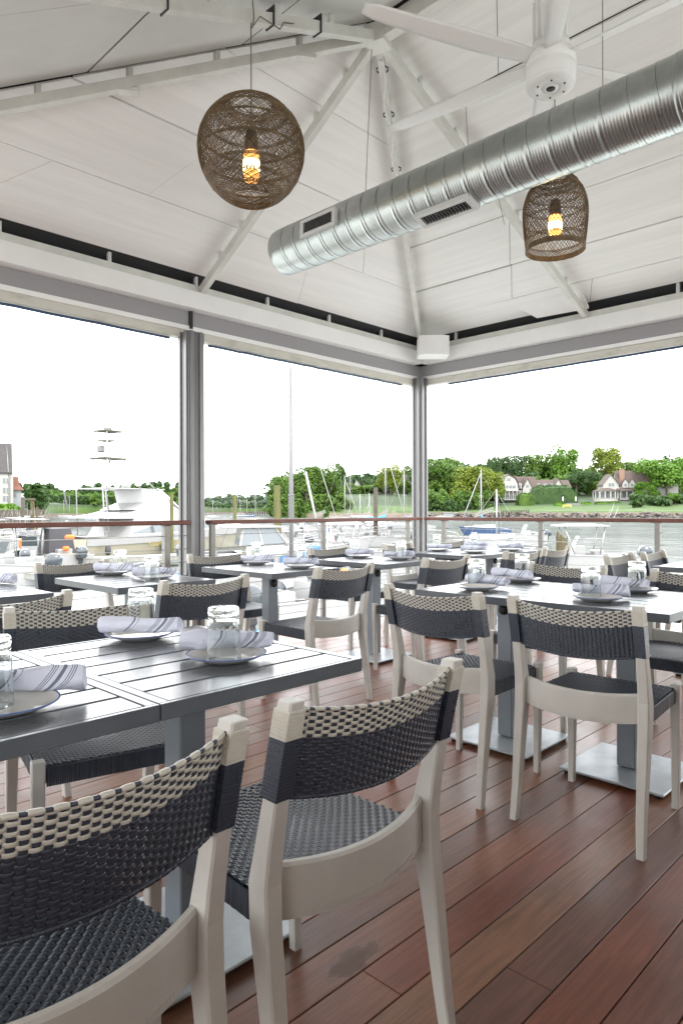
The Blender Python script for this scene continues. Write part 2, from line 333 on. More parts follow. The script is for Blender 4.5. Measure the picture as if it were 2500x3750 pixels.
# ================================================================ ground: water, shore, deck
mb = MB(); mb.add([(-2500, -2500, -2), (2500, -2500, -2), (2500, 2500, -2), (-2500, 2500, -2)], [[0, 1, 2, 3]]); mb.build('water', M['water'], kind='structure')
SH = [(-4000, 112), (60, 112), (150, 122), (185, 330), (400, 360), (640, 370), (720, 520), (850, 900), (980, 880), (1030, 560), (1080, 300), (1500, 300), (1800, 286), (2500, 262), (6000, 240)]
def shore(u):
    for (a, x), (b, y) in zip(SH, SH[1:]):
        if a <= u <= b: return x+(y-x)*(u-a)/(b-a)
    return 260
def gh(u, e, d):     # ground height, e metres behind the shoreline
    top = 1.4 if d < 200 and u < 200 else (4.2 if u < 1000 else 0.4)
    if e < 0: return -3.2
    if e < 3: return -3.2+(top+3.2)*min(1, e/3)
    z = top
    if u > 1000:
        if u < 1560: z += 8*min(1, max(0, (e-3)/60)) + 6*min(1, max(0, (e-60)/90))
        else:
            z += .8*min(1, e/40) + 4.6*min(1, max(0, (e-38)/40)) + 9*min(1, max(0, (e-85)/90))
    elif u > 170: z += 3*min(1, e/60)
    return z + 1.0*noise.noise(Vector((u*.01, e*.05, 3)))*min(1, e/20)
def ground_z(u, d): return gh(u, d-shore(u), d)
mb = MB(); us = [-3000+k*60 for k in range(0, 140)]; es = [-6, 0, .8, 1.6, 3, 6, 12, 20, 30, 40, 50, 60, 70, 85, 100, 130, 170, 260, 500, 1400]
vs = []
for e in es:
    for u in us:
        s0 = shore(u) + 2.2*noise.noise(Vector((u*.02, 0, 1)))
        d = s0+e; p = ond(u, 1870, d); vs.append((p.x, p.y, gh(u, e, d)))
nu = len(us); mb.add(vs, [[j*nu+i, j*nu+i+1, (j+1)*nu+i+1, (j+1)*nu+i] for j in range(len(es)-1) for i in range(nu-1)], sm=True)
def land_mat():
    m = mat('lawn_and_bank', (.040, .080, .009), .9, var=.3, vscale=.12, bump=.3, bscale=1); n = m.node_tree.nodes; l = m.node_tree.links; p = n['Principled BSDF']
    g = n.new('ShaderNodeNewGeometry'); sx = n.new('ShaderNodeSeparateXYZ'); l.new(g.outputs['Position'], sx.inputs[0])
    z = n.new('ShaderNodeTexNoise'); z.inputs['Scale'].default_value = .35; z.inputs['Detail'].default_value = 6; l.new(g.outputs['Position'], z.inputs['Vector'])
    ad = n.new('ShaderNodeMath'); ad.operation = 'MULTIPLY_ADD'; ad.inputs[1].default_value = 1.2; l.new(z.outputs['Fac'], ad.inputs[0]); l.new(sx.outputs[2], ad.inputs[2])
    r = n.new('ShaderNodeMapRange'); r.inputs[1].default_value = .55; r.inputs[2].default_value = .8; l.new(ad.outputs[0], r.inputs[0])
    st = n.new('ShaderNodeMix'); st.data_type = 'RGBA'; st.inputs[6].default_value = (.060, .050, .040, 1); st.inputs[7].default_value = (.15, .12, .085, 1)
    z3 = n.new('ShaderNodeTexNoise'); z3.inputs['Scale'].default_value = .8; l.new(g.outputs['Position'], z3.inputs['Vector']); l.new(z3.outputs['Fac'], st.inputs[0])
    mi = n.new('ShaderNodeMix'); mi.data_type = 'RGBA'; l.new(r.outputs[0], mi.inputs[0]); l.new(st.outputs[2], mi.inputs[6])
    src = p.inputs['Base Color'].links[0].from_socket; zz = n.new('ShaderNodeMapRange'); zz.inputs[1].default_value = 3.3; zz.inputs[2].default_value = 4.4; l.new(ad.outputs[0], zz.inputs[0])
    hm = n.new('ShaderNodeMix'); hm.data_type = 'RGBA'; l.new(zz.outputs[0], hm.inputs[0]); l.new(src, hm.inputs[6]); hm.inputs[7].default_value = (.018, .038, .010, 1); l.new(hm.outputs[2], mi.inputs[7]); l.new(mi.outputs[2], p.inputs['Base Color'])
    return m
mb.build('terrain', land_mat(), kind='structure')
# deck: every board a strip with end joints, dark substructure below
rng = random.Random(4)
mb = MB(); tones = []; PITCH = .125; y = 0.653-PITCH*34
X0, X1 = -6.0, 6.26
while y < 4.84:
    x = X0; first = True
    while x < X1:
        ln = rng.uniform(3.2, 5.8) if not first else rng.uniform(.5, 4)
        xe = min(X1, x+ln); first = False
        if X1-xe < .5: xe = X1
        n0 = len(mb.f); mb.box(((x+xe)/2, y+PITCH/2, -.012), (xe-x-.0012, PITCH-.0036, .024), bev=.0014); t = rng.random(); tones += [t]*(len(mb.f)-n0); x = xe
    y += PITCH
me = mb.mesh('deck_floor', M['deck']); at_ = me.attributes.new('tone', 'FLOAT', 'FACE'); at_.data.foreach_set('value', tones)
o = bpy.data.objects.new('deck_floor', me); COL.objects.link(o); o['kind'] = 'structure'
mb = MB(); mb.box((.13, .3, -.055), (12.2, 8.9, .05)); mb.box((.13, 4.845, -.13), (12.3, .035, .26), mi=1); mb.box((6.29, .3, -.13), (.035, 9.1, .26), mi=1)
for k in range(8): mb.tube([(-2+k*1.15, 4.6, -3.5), (-2+k*1.15, 4.6, -.08)], .13, 10)
for k in range(6): mb.tube([(6.05, 3.2-k*1.6, -3.5), (6.05, 3.2-k*1.6, -.08)], .13, 10)
mb.build('deck_substructure', [M['pile_dark'], M['railpost']], kind='structure')
# ================================================================ pavilion
pav = empty('pavilion', 'white hipped pavilion roof on square metal columns over the dining deck', 'pavilion')
Xr, Yr = 3.25, 2.84            # ridge end above plan
Xa, Xb, Yb, Yn = .32, 6.18, 4.76, -5.0
ZR, ZE = 4.10, 2.955           # underside of rafters at ridge and eave
def colm(x, y, w, z1=2.62, cor=False):
    mb = MB(); h = w/2
    mb.box((x, y, z1/2), (w, w, z1), bev=.006)
    for sx, sy in ((1, 0), (-1, 0), (0, 1), (0, -1)):      # screen tracks down each face
        for k in (-1, 1):
            c = (x+sx*(h+.008)+(0 if sx else k*w*.30), y+sy*(h+.008)+(0 if sy else k*w*.30), z1/2)
            mb.box(c, (.016 if sx else w*.24, .016 if sy else w*.24, z1-.004), mi=0, bev=.003)
        mb.box((x+sx*(h+.002), y+sy*(h+.002), z1/2), (.004 if sx else w*.30, .004 if sy else w*.30, z1-.01), mi=1)
    b = mb.build('column', [M['alu'], M['alu_dark']], pav)
    m2 = MB(); m2.box((x, y, .012), (w+.10, w+.10, .020), bev=.003); m2.build('base_plate', M['alu'], b)
    return b
xc = x_on_left(722)
colm(xc, 4.84, .145); colm(6.235, 4.83, .125, 2.66)
colm(x_on_left(-1500) if x_on_left(-1500) > -5 else -.2, 4.84, .145); colm(6.26, .72, .145)
colm(6.26, -3.4, .145); colm(.32, -5.0, .145)
def profile_along(name, prof_boxes, mats):
    # boxes given for the left side as (y0,y1,z0,z1,mat); mirrored onto the right side as x offsets
    for side in (0, 1):
        mb = MB()
        for (a, b, z0, z1, mi) in prof_boxes:
            if side == 0: mb.box(((Xa-2.2+XW+a)/2, YW+(a+b)/2, (z0+z1)/2), (XW+a-(Xa-2.2), b-a, z1-z0), mi)
            else: mb.box((XW+(a+b)/2, (Yn+YW+a)/2+.0015, (z0+z1)/2), (b-a, YW+a-Yn, z1-z0-.003), mi)
        mb.build(name, mats, pav)
profile_along('eave_beam', [(0, .14, 2.806, 2.945, 0)], [M['white']])
profile_along('top_plate', [(.030, .11, 2.945, 3.008, 0)], [M['rafter']])
profile_along('screen_housing', [(.108, .20, 2.682, 2.806, 0)], [M['screen']])
profile_along('bottom_track', [(.098, .21, 2.645, 2.682, 0)], [M['white']])
profile_along('rolled_screen', [(.112, .20, 2.582, 2.645, 0)], [M['oldwhite']])
for side, (a, b) in ((0, (-1.8, xc-.16)), (0, (xc+.22, 6.02)), (1, (-4.5, 4.50))):
    pts = []; n = 40
    for i in range(n+1):
        t = a+(b-a)*i/n; w = .004*noise.noise(Vector((t*9, side, 0)))
        pts.append((t, YW+.155, 2.566+w) if side == 0 else (XW+.155, t, 2.566+w))
    mb = MB(); mb.tube(pts, .0115, 8); mb.build('screen_hem', M['navy'], pav)
# joint straps over the centre column
mb = MB(); mb.box((xc+.01, YW+.10, 2.735), (.03, .02, .15)); mb.build('joint_strap', M['black'], pav)
# rafters
def rz(x, y):                   # rafter underside height over plan point
    a = (y-Yr)/(Yb-Yr) if y > Yr else 0
    b = abs(x-Xr)/(Xb-Xr)
    return ZR-(ZR-ZE)*max(a, b)
def rafter(a, b, w=.048, h=.060, name='rafter'):
    mb = MB(); pa, pb = Vector((*a, rz(*a)+h/2)), Vector((*b, rz(*b)+h/2)); mb.bar(pa, pb, w, h)
    n = 7
    for i in range(1, n): c = pa+(pb-pa)*(i/n); mb.box((c.x, c.y, c.z+h/2+.030), (.030, .030, .064))
    return mb.build(name, M['rafter'], pav)
rafter((Xr, Yr), (Xr, Yb+.04)); rafter((Xr, Yr), (Xb, Yb), w=.042, name='hip_rafter'); rafter((Xr, Yr), (Xa, Yb), name='hip_rafter')
for yy in (Yr, .75, -1.4, -3.5):
    rafter((Xr, yy), (Xb+.03, yy)); rafter((Xr, yy), (Xa-.02, yy))
mb = MB(); mb.box((Xr, (Yr+Yn)/2, ZR+.045), (.07, Yr-Yn+.07, .11)); mb.build('ridge_beam', M['rafter'], pav)
mb = MB(); mb.box((Xr, Yr, ZR+.03), (.13, .13, .12), rz=.3); mb.build('apex_block', M['rafter'], pav)
# small blocks under the left hip rafter and clips
for t in (.13, .43, .68):
    p = Vector((Xr+(Xa-Xr)*t, Yr+(Yb-Yr)*t, 0)); p.z = rz(p.x, p.y)
    mb = MB(); mb.box((p.x, p.y, p.z-.012), (.11, .06, .024), rz=atan2(Yb-Yr, Xa-Xr)); mb.build('joint_block', M['rafter'], pav)
# ceiling boards in strips parallel to the eaves
OFF = .125
def strip_poly(kind, t0, t1):   # t: 0 ridge .. 1 eave
    if kind == 'end':
        f = lambda t, s: (Xr+s*(Xb-Xr)*t, Yr+(Yb-Yr)*t)
        return [f(t0, -1), f(t0, 1), f(t1, 1), f(t1, -1)]
    s = 1 if kind == 'right' else -1
    return [(Xr+s*(Xb-Xr)*t0, Yr+(Yb-Yr)*t0), (Xr+s*(Xb-Xr)*t0, Yn), (Xr+s*(Xb-Xr)*t1, Yn), (Xr+s*(Xb-Xr)*t1, Yr+(Yb-Yr)*t1)]
def zc(t): return ZR+OFF-(ZR-ZE)*t
rng = random.Random(11)
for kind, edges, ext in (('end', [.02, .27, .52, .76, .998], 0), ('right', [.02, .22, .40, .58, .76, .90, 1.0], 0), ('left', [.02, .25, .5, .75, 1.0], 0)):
    mb = MB()
    for t0, t1 in zip(edges, edges[1:]):
        g = .0035; a = strip_poly(kind, t0+g*.5, t1-g*.5)
        dz = rng.uniform(-.004, .004)
        # break each strip into boards along its length
        (p0, p1), (q0, q1) = (a[0], a[1]), (a[3], a[2])
        nb = max(1, round((Vector(q1)-Vector(q0)).length/2.44)); cuts = [0 if kind != 'left' else .005]
        off = rng.uniform(.3, .9)/nb if nb > 1 else 1
        c = off
        while c < .97: cuts.append(c); c += 1/nb
        cuts.append(1)
        for c0, c1 in zip(cuts, cuts[1:]):
            L_ = (Vector(q1)-Vector(q0)).length; e = .0022/L_; d2 = dz+rng.uniform(-.0025, .0025)
            ip = lambda A, B, s: (A[0]+(B[0]-A[0])*s, A[1]+(B[1]-A[1])*s)
            P = [ip(p0, p1, c0+e), ip(p0, p1, c1-e), ip(q0, q1, c1-e), ip(q0, q1, c0+e)]
            if kind == 'right' and c0 == 0: P[0] = p0; P[3] = q0
            Z = [zc(t0+g/2), zc(t0+g/2), zc(t1-g/2), zc(t1-g/2)]
            lo = [(x, y, z+d2) for (x, y), z in zip(P, Z)]; hi = [(x, y, z+d2+.012) for (x, y), z in zip(P, Z)]
            mb.loft([lo, hi])
    mb.build('ceiling_boards', M[{'left': 'ceil_shaded', 'right': 'ceil_b', 'end': 'ceil'}[kind]], pav)
# neighbouring bay over and behind the viewer: same boards, shallow vault
bay = empty('dining_bay', 'adjoining roofed dining bay with white ceiling beside the pavilion', 'building')
mb = MB()
for (xa, za), (xb, zb_) in (((Xa-.03, 3.12), (-2.7, 3.75)), ((-2.7, 3.75), (-6.2, 3.05))):
    mb.loft([[(xa, y, za), (xb, y, zb_), (xb, y, zb_+.05), (xa, y, za+.05)] for y in (Yn-.5, 5.2)])
mb.build('ceiling', M['ceil'], bay)
mb = MB(); mb.box((.8, -.62, .56), (7.4, .16, 1.12), bev=.01); mb.box((.8, -.62, 1.14), (7.5, .30, .04), bev=.008, mi=1)  # low wall added out of view to shade the near chairs and deck
for k in range(12): mb.box((-2.6+k*.62, -.535, .56), (.03, .02, 1.0))
mb.build('light_blocker', [M['light_blocker'], M['handrail']], bay)
for x, y in ((-6.1, 4.8), (-6.1, -5.0), (-2.7, -5.0)):
    mb = MB(); mb.box((x, y, 1.53), (.14, .14, 3.1)); mb.build('column', M['alu'], bay)
mb = MB()
for y in (2.84, .75, -1.4): mb.box((-.2, y, 3.1), (.9, .06, .09)); mb.bar((-.6, y, 3.2), (-2.7, y, 3.66), .06, .09)
mb.build('rafter', M['rafter'], bay)
# roof deck above the boards and dark eaves
mb = MB(); k = 1.13; up = .05
R0 = (Xr, Yr, ZR+OFF+up); R1 = (Xr, Yn-.5, ZR+OFF+up); ez = zc(k)+up
A = (Xr-(Xr-Xa)*k, Yr+(Yb-Yr)*k, ez); B = (Xr+(Xb-Xr)*k, Yr+(Yb-Yr)*k, ez); C = (Xr+(Xb-Xr)*k, Yn-.5, ez); D = (Xr-(Xr-Xa)*k, Yn-.5, ez)
T = lambda p, h=.05: (p[0], p[1], p[2]+h)
vs = [R0, R1, A, B, C, D]; vs += [T(p) for p in vs]
mb.add(vs, [[0, 3, 2], [0, 1, 4, 3], [0, 2, 5, 1], [6, 8, 9], [6, 9, 10, 7], [6, 7, 11, 8], [2, 3, 9, 8], [3, 4, 10, 9], [5, 2, 8, 11], [4, 5, 11, 10]])
mb.build('roof_deck', M['dark_void'], pav)
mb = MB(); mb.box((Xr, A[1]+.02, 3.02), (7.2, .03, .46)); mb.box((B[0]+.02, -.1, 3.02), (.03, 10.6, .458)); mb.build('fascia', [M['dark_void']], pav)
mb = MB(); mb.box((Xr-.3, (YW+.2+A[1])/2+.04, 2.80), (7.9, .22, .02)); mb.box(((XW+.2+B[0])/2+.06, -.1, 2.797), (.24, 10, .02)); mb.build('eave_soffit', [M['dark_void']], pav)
# short studs and braces in the gap above the beams
for u in (15, 420, 738, 1000, 1225, 1415):
    x = x_on_left(u)
    mb = MB(); mb.box((x, YW+.075, 3.05), (.026, .026, .2)); b = mb.build('stud', M['white'], pav)
    m2 = MB(); m2.bar((x-.03, YW+.11, 3.12), (x-.17, YW+.20, 2.98), .018, .018); m2.build('brace', M['rafter'], b)
for u in (1656, 2472):
    mb = MB(); mb.box((XW+.075, y_on_right(u), 3.05), (.026, .026, .2)); mb.build('stud', M['white'], pav)
# dropped ceiling board near the right eave
mb = MB(); y0, y1 = y_on_right(1862)-.05, y_on_right(2160)
P = [(5.93, y0, 3.24), (5.93, y1, 3.20), (6.16, y1, 3.02), (6.16, y0-.28, 3.035)]
mb.loft([P, [(a, b, c+.022) for a, b, c in P]])
P = [(5.93, y0, 3.24), (5.93, y1, 3.20), (5.90, y1, 3.24), (5.90, y0, 3.30)]
mb.loft([P, [(a-.012, b, c+.004) for a, b, c in P]])
mb.build('loose_ceiling_board', M['white'], pav)
# purlin clips on hip rafter, conduit with ties along the corner hip
def hip_pt(t, dz=0, dx=0): return Vector((Xr+(Xb-Xr)*t+dx, Yr+(Yb-Yr)*t-dx, rz(Xr+(Xb-Xr)*t, Yr+(Yb-Yr)*t)+dz))
mb = MB(); pts = [hip_pt(.03+.006*i, -.012+.018*sin(i*.55), .012*sin(i*.3)) for i in range(70)]
mb.tube(pts, .006, 5); o = mb.build('power_cable', M['fwhite']); tag(o, 'white cable tied under the corner hip rafter', 'cable')
for t in (.06, .155, .29, .42):
    m2 = MB(); p = hip_pt(t, .03); m2.lathe([(.036, -.004), (.042, -.004), (.042, .004), (.036, .004), (.036, -.004)], 10, p); m2.build('cable_tie', M['tie'], o)
# corner speaker
cs = ond(1586, 1273, 7.35); sp = empty('speaker', 'white boxy loudspeaker in the far corner of the ceiling beams', 'loudspeaker', (cs.x, cs.y, cs.z), AZ)
mb = MB(); mb.T = Matrix.Rotation(0, 4, 'Z')
pts = [(-.12, -.16), (.10, -.16), (.13, -.10), (.13, .10), (.10, .16), (-.12, .16)]
mb.prism([(-p[0], p[1]) for p in pts], -.100, .105); mb.build('cabinet', M['white'], sp)
mb = MB(); mb.box((-.134, 0, 0), (.006, .19, .19), bev=.002); mb.build('front_grille', M['white'], sp)
mb = MB(); mb.bar((.12, 0, .1), (.26, 0, .16), .03, .02); mb.bar((0, 0, .115), (0, 0, .135), .05, .05); mb.build('bracket', M['rafter'], sp)
# ================================================================ railing
rail = empty('deck_railing', 'cable railing with red wood handrail along both open sides of the deck', 'railing')
mb = MB(); mb.box(((xc-.09-2.6)/2, YW-.005, 1.052), (xc-.09+2.6, .085, .036), bev=.006); mb.box(((xc+.10+6.13)/2, YW-.005, 1.052), (6.13-xc-.10, .085, .036), bev=.006)
mb.build('handrail', M['handrail'], rail)
mb = MB(); mb.box((XW+.0, (4.70-4.6)/2, 1.052), (.085, 9.3, .036), bev=.006); mb.build('handrail', M['handrail'], rail)
posts = [(x_on_left(608), YW), (x_on_left(777), YW), (x_on_left(1182), YW), (x_on_left(1491), YW), (-.35, YW)]
posts += [(XW, y_on_right(1626)), (XW, y_on_right(1979)), (XW, y_on_right(2406)), (XW, -.55), (XW, -1.9)]
for i, (x, y) in enumerate(posts):
    mb = MB(); lf = i < 5
    w, dd = (.05, .05) if i in (0, 5) else (.045, .035)
    mb.box((x, y, .517), (w if lf else dd, dd if lf else w, 1.034), bev=.003)
    mb.box((x, y, 1.030), (.075 if lf else .05, .05 if lf else .075, .008)); p = mb.build('post', M['railpost'], rail)
    m2 = MB(); m2.box((x, y, .006), (.12, .12, .010), bev=.002); m2.build('base_plate', M['railpost'], p)
for k in range(9):
    z = .945-k*.107
    for a, b in (((-2.6, YW, z), (xc-.10, YW, z)), ((xc+.11, YW, z), (6.12, YW, z)), ((XW, 4.62, z), (XW, -4.6, z))):
        mb = MB(); mb.tube([a, b], .0032, 6); mb.build('cable', M['cable'], rail)
# ================================================================ duct, fan, lamps
DX, DZ, DR = Xr, 3.01, .158; DY1 = 3.74
duct = empty('ventilation_duct', 'round spiral galvanised duct slung under the ridge', 'duct', (0, 0, 0))
prof = []; y = DY1; k = 0
prof.append((0, DY1-.012)); prof.append((DR*.5, DY1-.010)); prof.append((DR*.93, DY1-.006)); prof.append((DR*.985, DY1+.0)); prof.append((DR, DY1-.006)); y -= .03
mb = MB(); seams = []
per = .125
while y > -4.9:
    ph = (DY1-y) % per
    r = DR + .0022*sin(2*pi*ph/per*4)**2
    if ph < .010: r = DR+.0035
    prof.append((r, y)); y -= .0052 if y > 0.0 else .03
mb.lathe(prof[:5]+prof[5:], 56, (DX, 0, DZ), axis='y'); mb.build('pipe', M['duct'], duct)
y = DY1-per
while y > -1:
    # spiral seam tilted slightly
    m2 = MB(); pts = [(DX+(DR+.0018)*cos(a), y+per*.16*sin(a)-.02, DZ+(DR+.0018)*sin(a)) for a in [2*pi*i/40 for i in range(41)]]
    m2.tube(pts, .0017, 4, cap=False); m2.build('seam', M['seam'], duct); y -= per
for yy in (1.02, .86): m2 = MB(); m2.lathe([(DR+.001, -.012), (DR+.005, -.010), (DR+.005, .010), (DR+.001, .012)], 48, (DX, yy, DZ), axis='y'); m2.build('coupling', M['duct'], duct)
def register(yc, ang, ln=.33, w=.115):
    mb = MB(); mb.T = Matrix.Translation((DX, yc, DZ)) @ Matrix.Rotation(ang, 4, 'Y')
    x = -DR-.020
    for s in (-1, 1):
        mb.box((x, 0, s*(w/2-.011)), (.012, ln, .022), bev=.002); mb.box((x, s*(ln/2-.016), 0), (.012, .032, w-.046), bev=.002)
        mb.loft([[(x+.006, -ln/2, s*(w/2-.002)), (x+.006, ln/2, s*(w/2-.002)), (x+.006, ln/2, s*(w/2-.006)), (x+.006, -ln/2, s*(w/2-.006))], [(x+.055, -ln/2, s*(w/2-.002)), (x+.055, ln/2, s*(w/2-.002)), (x+.055, ln/2, s*(w/2-.006)), (x+.055, -ln/2, s*(w/2-.006))]])
        mb.box((x+.03, s*(ln/2-.002), 0), (.05, .004, w-.004))
    r = mb.build('register', M['vent'], duct)
    m2 = MB(); m2.T = mb.T; m2.box((x+.02, 0, 0), (.004, ln-.06, w-.04)); m2.build('void', M['dark_void'], r)
    m3 = MB(); m3.T = mb.T
    for i in range(15): m3.box((x+.004, -ln/2+.045+(ln-.09)*i/14, 0), (.012, .0025, w-.044))
    m3.build('louvre', M['alu'], r)
register(3.21, radians(3)); register(2.29, radians(-74), .38)
mb = MB(); c0 = Vector((DX, 2.95, DZ+DR)); mb.tube([c0, (Xr-.01, 2.88, ZR+.02)], .0022, 4); mb.build('hanging_wire', M['cord'], duct)
mb = MB(); mb.tube([(DX+.1, 2.0, DZ-DR-.12), (DX+.08, 2.03, DZ-.1)], .0015, 4); mb.build('loose_wire', M['cord'], duct); mb = MB(); mb.tube([(DX, 1.4, DZ+DR), (Xr, 1.4, ZR)], .0022, 4); mb.build('hanging_wire', M['cord'], duct)
# ---- fan
fx, fy, fz = Xr, 1.67, 3.30
fan = empty('ceiling_fan', 'large white six blade ceiling fan hanging above the round duct', 'fan', (fx, fy, fz))
mb = MB(); mb.lathe([(0, .0), (.040, .0), (.042, .012), (.047, .012), (.050, 0), (.094, -.001), (.100, .004), (.118, .010), (.122, .022), (.122, .030), (.119, .034), (.122, .038), (.124, .10), (.120, .104), (.124, .108), (.122, .16), (.10, .175), (.0, .175)], 48)
hub = mb.build('motor_hub', M['fan'], fan)
mb = MB(); mb.lathe([(0, -.002), (.022, -.0025), (.024, .004)], 24); mb.build('centre_socket', M['black'], hub)
for k in range(6):
    a = pi/6+k*pi/3; mb = MB(); mb.lathe([(0, -.0055), (.0045, -.005), (.0045, .004)], 10, (.075*cos(a), .075*sin(a), 0)); mb.build('screw', M['black'], hub)
mb = MB(); mb.lathe([(.085, .175), (.092, .19), (.092, .225), (.078, .23), (.078, .44), (.09, .445), (.09, .50), (.05, .52), (.0, .52)], 32)
for k in range(16):
    a = 2*pi*k/16; mb.box((.083*cos(a), .083*sin(a), .335), (.014, .008, .20), rz=a)
mb.build('downrod_housing', M['fan'], fan)
mb = MB(); mb.tube([(0, 0, .5), (0, 0, ZR-fz+.02)], .028, 16); mb.build('downrod', M['fan'], fan)
for k in range(6):
    a = radians(153-60*k); mb = MB(); mb.T = Matrix.Rotation(a, 4, 'Z')
    secs = []
    for i in range(15):
        t = i/14; r = .10+.92*t; w = .040+.022*sin(min(1, t*2.2)*pi*.5)-.018*t; tip = 1 if t < .95 else .85-(t-.95)*4; w *= tip
        pitch = radians(18-10*t); z = .145+.03*t*t - .0
        q = []
        for s, h in ((-1, 0), (-.6, .006), (0, .009), (.6, .006), (1, 0), (.6, -.003), (0, -.004), (-.6, -.003)):
            q.append((r, s*w*cos(pitch)-h*sin(pitch), z+s*w*sin(pitch)+h*cos(pitch)))
        secs.append(q)
    mb.loft(secs, sm=True); mb.build('blade', M['fan'], fan)
# ---- wicker pendants
def weave_strands(mb, R, z0, z1, n, turns, rad, lo, hi, jit=.0):
    rg = random.Random(int(n*100+turns*10))
    for d in (-1, 1):
        for k in range(n):
            a0 = 2*pi*(k+rg.uniform(-jit, jit))/n; pts = []
            N = 14
            for i in range(N+1):
                t = i/N; z = z0+(z1-z0)*t; r = R(z)+d*rad*.8; a = a0+d*turns*2*pi*t
                pts.append((r*cos(a), r*sin(a), z))
            mb.tube(pts, rad, 3, cap=False, sm=False)
def ring(mb, r, z, rad, n=48, wob=.0):
    mb.tube([((r+wob*sin(i*5))*cos(2*pi*i/n), (r+wob*sin(i*5))*sin(2*pi*i/n), z+wob*cos(i*3)) for i in range(n+1)], rad, 5, cap=False)
gp = ond(924, 550, 3.58)
lamp = empty('pendant_lamp', 'round wicker globe pendant with glowing amber bulb under the ceiling', 'lamp', (gp.x, gp.y, gp.z-.01))
GR = .272
def Rg(z):
    z = max(-.26, min(.26, z)); return .276*sqrt(max(.0, 1-(z/.277)**2))*(1+.015*sin(z*11))
mb = MB()
lv = [-.252, -.222, -.180, -.125, -.025, .080, .150, .205, .236, .256]
for a, b in zip(lv, lv[1:]): weave_strands(mb, Rg, a, b, 116 if abs(a+b) < .34 else 84, (.05 if abs(a+b)<.3 else .07)*(1+.3*((a*100) % 1)), .0017, 0, 0, .45)
for z in lv:
    for dz in (-.0045, 0, .0045): ring(mb, Rg(z+dz)+.001, z+dz, .0022, 52, .0012)
for q in range(5):           # long sagging bands
    a0 = q*1.25
    mb.tube([(Rg(z)*cos(a), Rg(z)*sin(a), z) for a, z in [(a0+i*.10, .10-.13*sin(pi*i/22)) for i in range(23)]], .0022, 4, cap=False)
mb.build('shade', M['rattan'], lamp)
mb = MB(); mb.tube([(0, 0, .25), (0, 0, rz(gp.x, Yr)-gp.z+.02)], .0035, 6); mb.tube([(0, 0, .26), (0, 0, .10)], .004, 5); mb.build('hanging_cord', M['cord'], lamp)
mb = MB(); zt = rz(gp.x, Yr)-gp.z; mb.tube([(0, 0, zt-.02), (.02, -.05, zt+.03), (.16, -.045, zt+.035), (.20, -.03, zt+.10), (.5, .02, zt+.25)], .0035, 6); mb.tube([(-.03, -.05, zt+.1), (-.02, -.05, zt-.0), (0, -.01, zt-.02)], .0035, 6); mb.build('slack_cord', M['cord'], lamp)
mb = MB(); mb.lathe([(.0, .115), (.026, .11), (.036, .06), (.036, .02), (.028, .0), (.0, .0)], 20); mb.build('socket', M['socket'], lamp)
mb = MB(); mb.lathe([(.0, .0), (.040, -.004), (.043, -.018), (.040, -.036), (.042, -.05), (.041, -.135), (.034, -.150), (.0, -.155)], 24); b = mb.build('bulb', M['bulb'], lamp)
mb = MB(); mb.lathe([(.0, -.040), (.012, -.055), (.019, -.09), (.012, -.125), (.0, -.158)], 12, (.0, .0, 0)); b2 = mb
b.data.materials[0] = M['bulb']
# second pendant, bell shaped
bp_ = ond(2034, 790, 4.2)
lamp2 = empty('pendant_lamp', 'bell shaped wicker pendant with amber bulb hanging beyond the duct', 'lamp', tuple(bp_))
bz0, bz1 = -.205, .235
def Rb(z):
    t = (z-bz0)/(bz1-bz0); return .168*(1+.12*sin(t*pi*.9))*(1 if t < .45 else sqrt(max(.02, 1-((t-.45)/.62)**2.3)))+.004 if t < .98 else .07
mb = MB()
lb = [bz0, -.15, -.03, .06, .14, .19, .215, bz1]
for a, b in zip(lb, lb[1:]): weave_strands(mb, Rb, a, b, 56, .07, .0021, 0, 0, .15)
for z in lb:
    for dz in (-.004, .004): ring(mb, Rb(z)+.001, z+dz, .0025, 44, .0008)
for dz in (0, .008, .016, .024): ring(mb, Rb(bz0)+.002, bz0-.01+dz, .005, 44, .001)
mb.build('shade', M['rattan'], lamp2)
zr2 = ZR-(ZR-ZE)*abs(bp_.x-Xr)/(Xb-Xr)+OFF-bp_.z
mb = MB(); mb.tube([(0, 0, bz1-.1), (0, 0, zr2)], .0035, 6); mb.build('hanging_cord', M['cord'], lamp2)
mb = MB(); mb.lathe([(.0, .10), (.026, .095), (.036, .05), (.036, .01), (.0, .0)], 20); mb.build('socket', M['socket'], lamp2)
mb = MB(); mb.lathe([(.0, .0), (.036, -.004), (.040, -.03), (.039, -.10), (.025, -.13), (.0, -.14)], 24); mb.build('bulb', M['bulb'], lamp2)
for lp in (lamp, lamp2):     # filament core shines through a slightly open base of the bulb
    mb = MB(); mb.lathe([(.0, -.025), (.0455, -.05), (.0465, -.075), (.0455, -.10), (.030, -.125)], 16); c = mb.build('filament', M['core'], lp); c.scale = (.96, .96, 1) if lp is lamp else (.9, .9, .9)
# cable ties on the left-hand common rafter
for t in (.18, .30, .52):
    x = Xr+(Xa-Xr)*t; z = rz(x, Yr); mb = MB(); mb.box((x, Yr, z+.045), (.006, .070, .11)); mb.build('rafter_tie', M['tie'], pav)
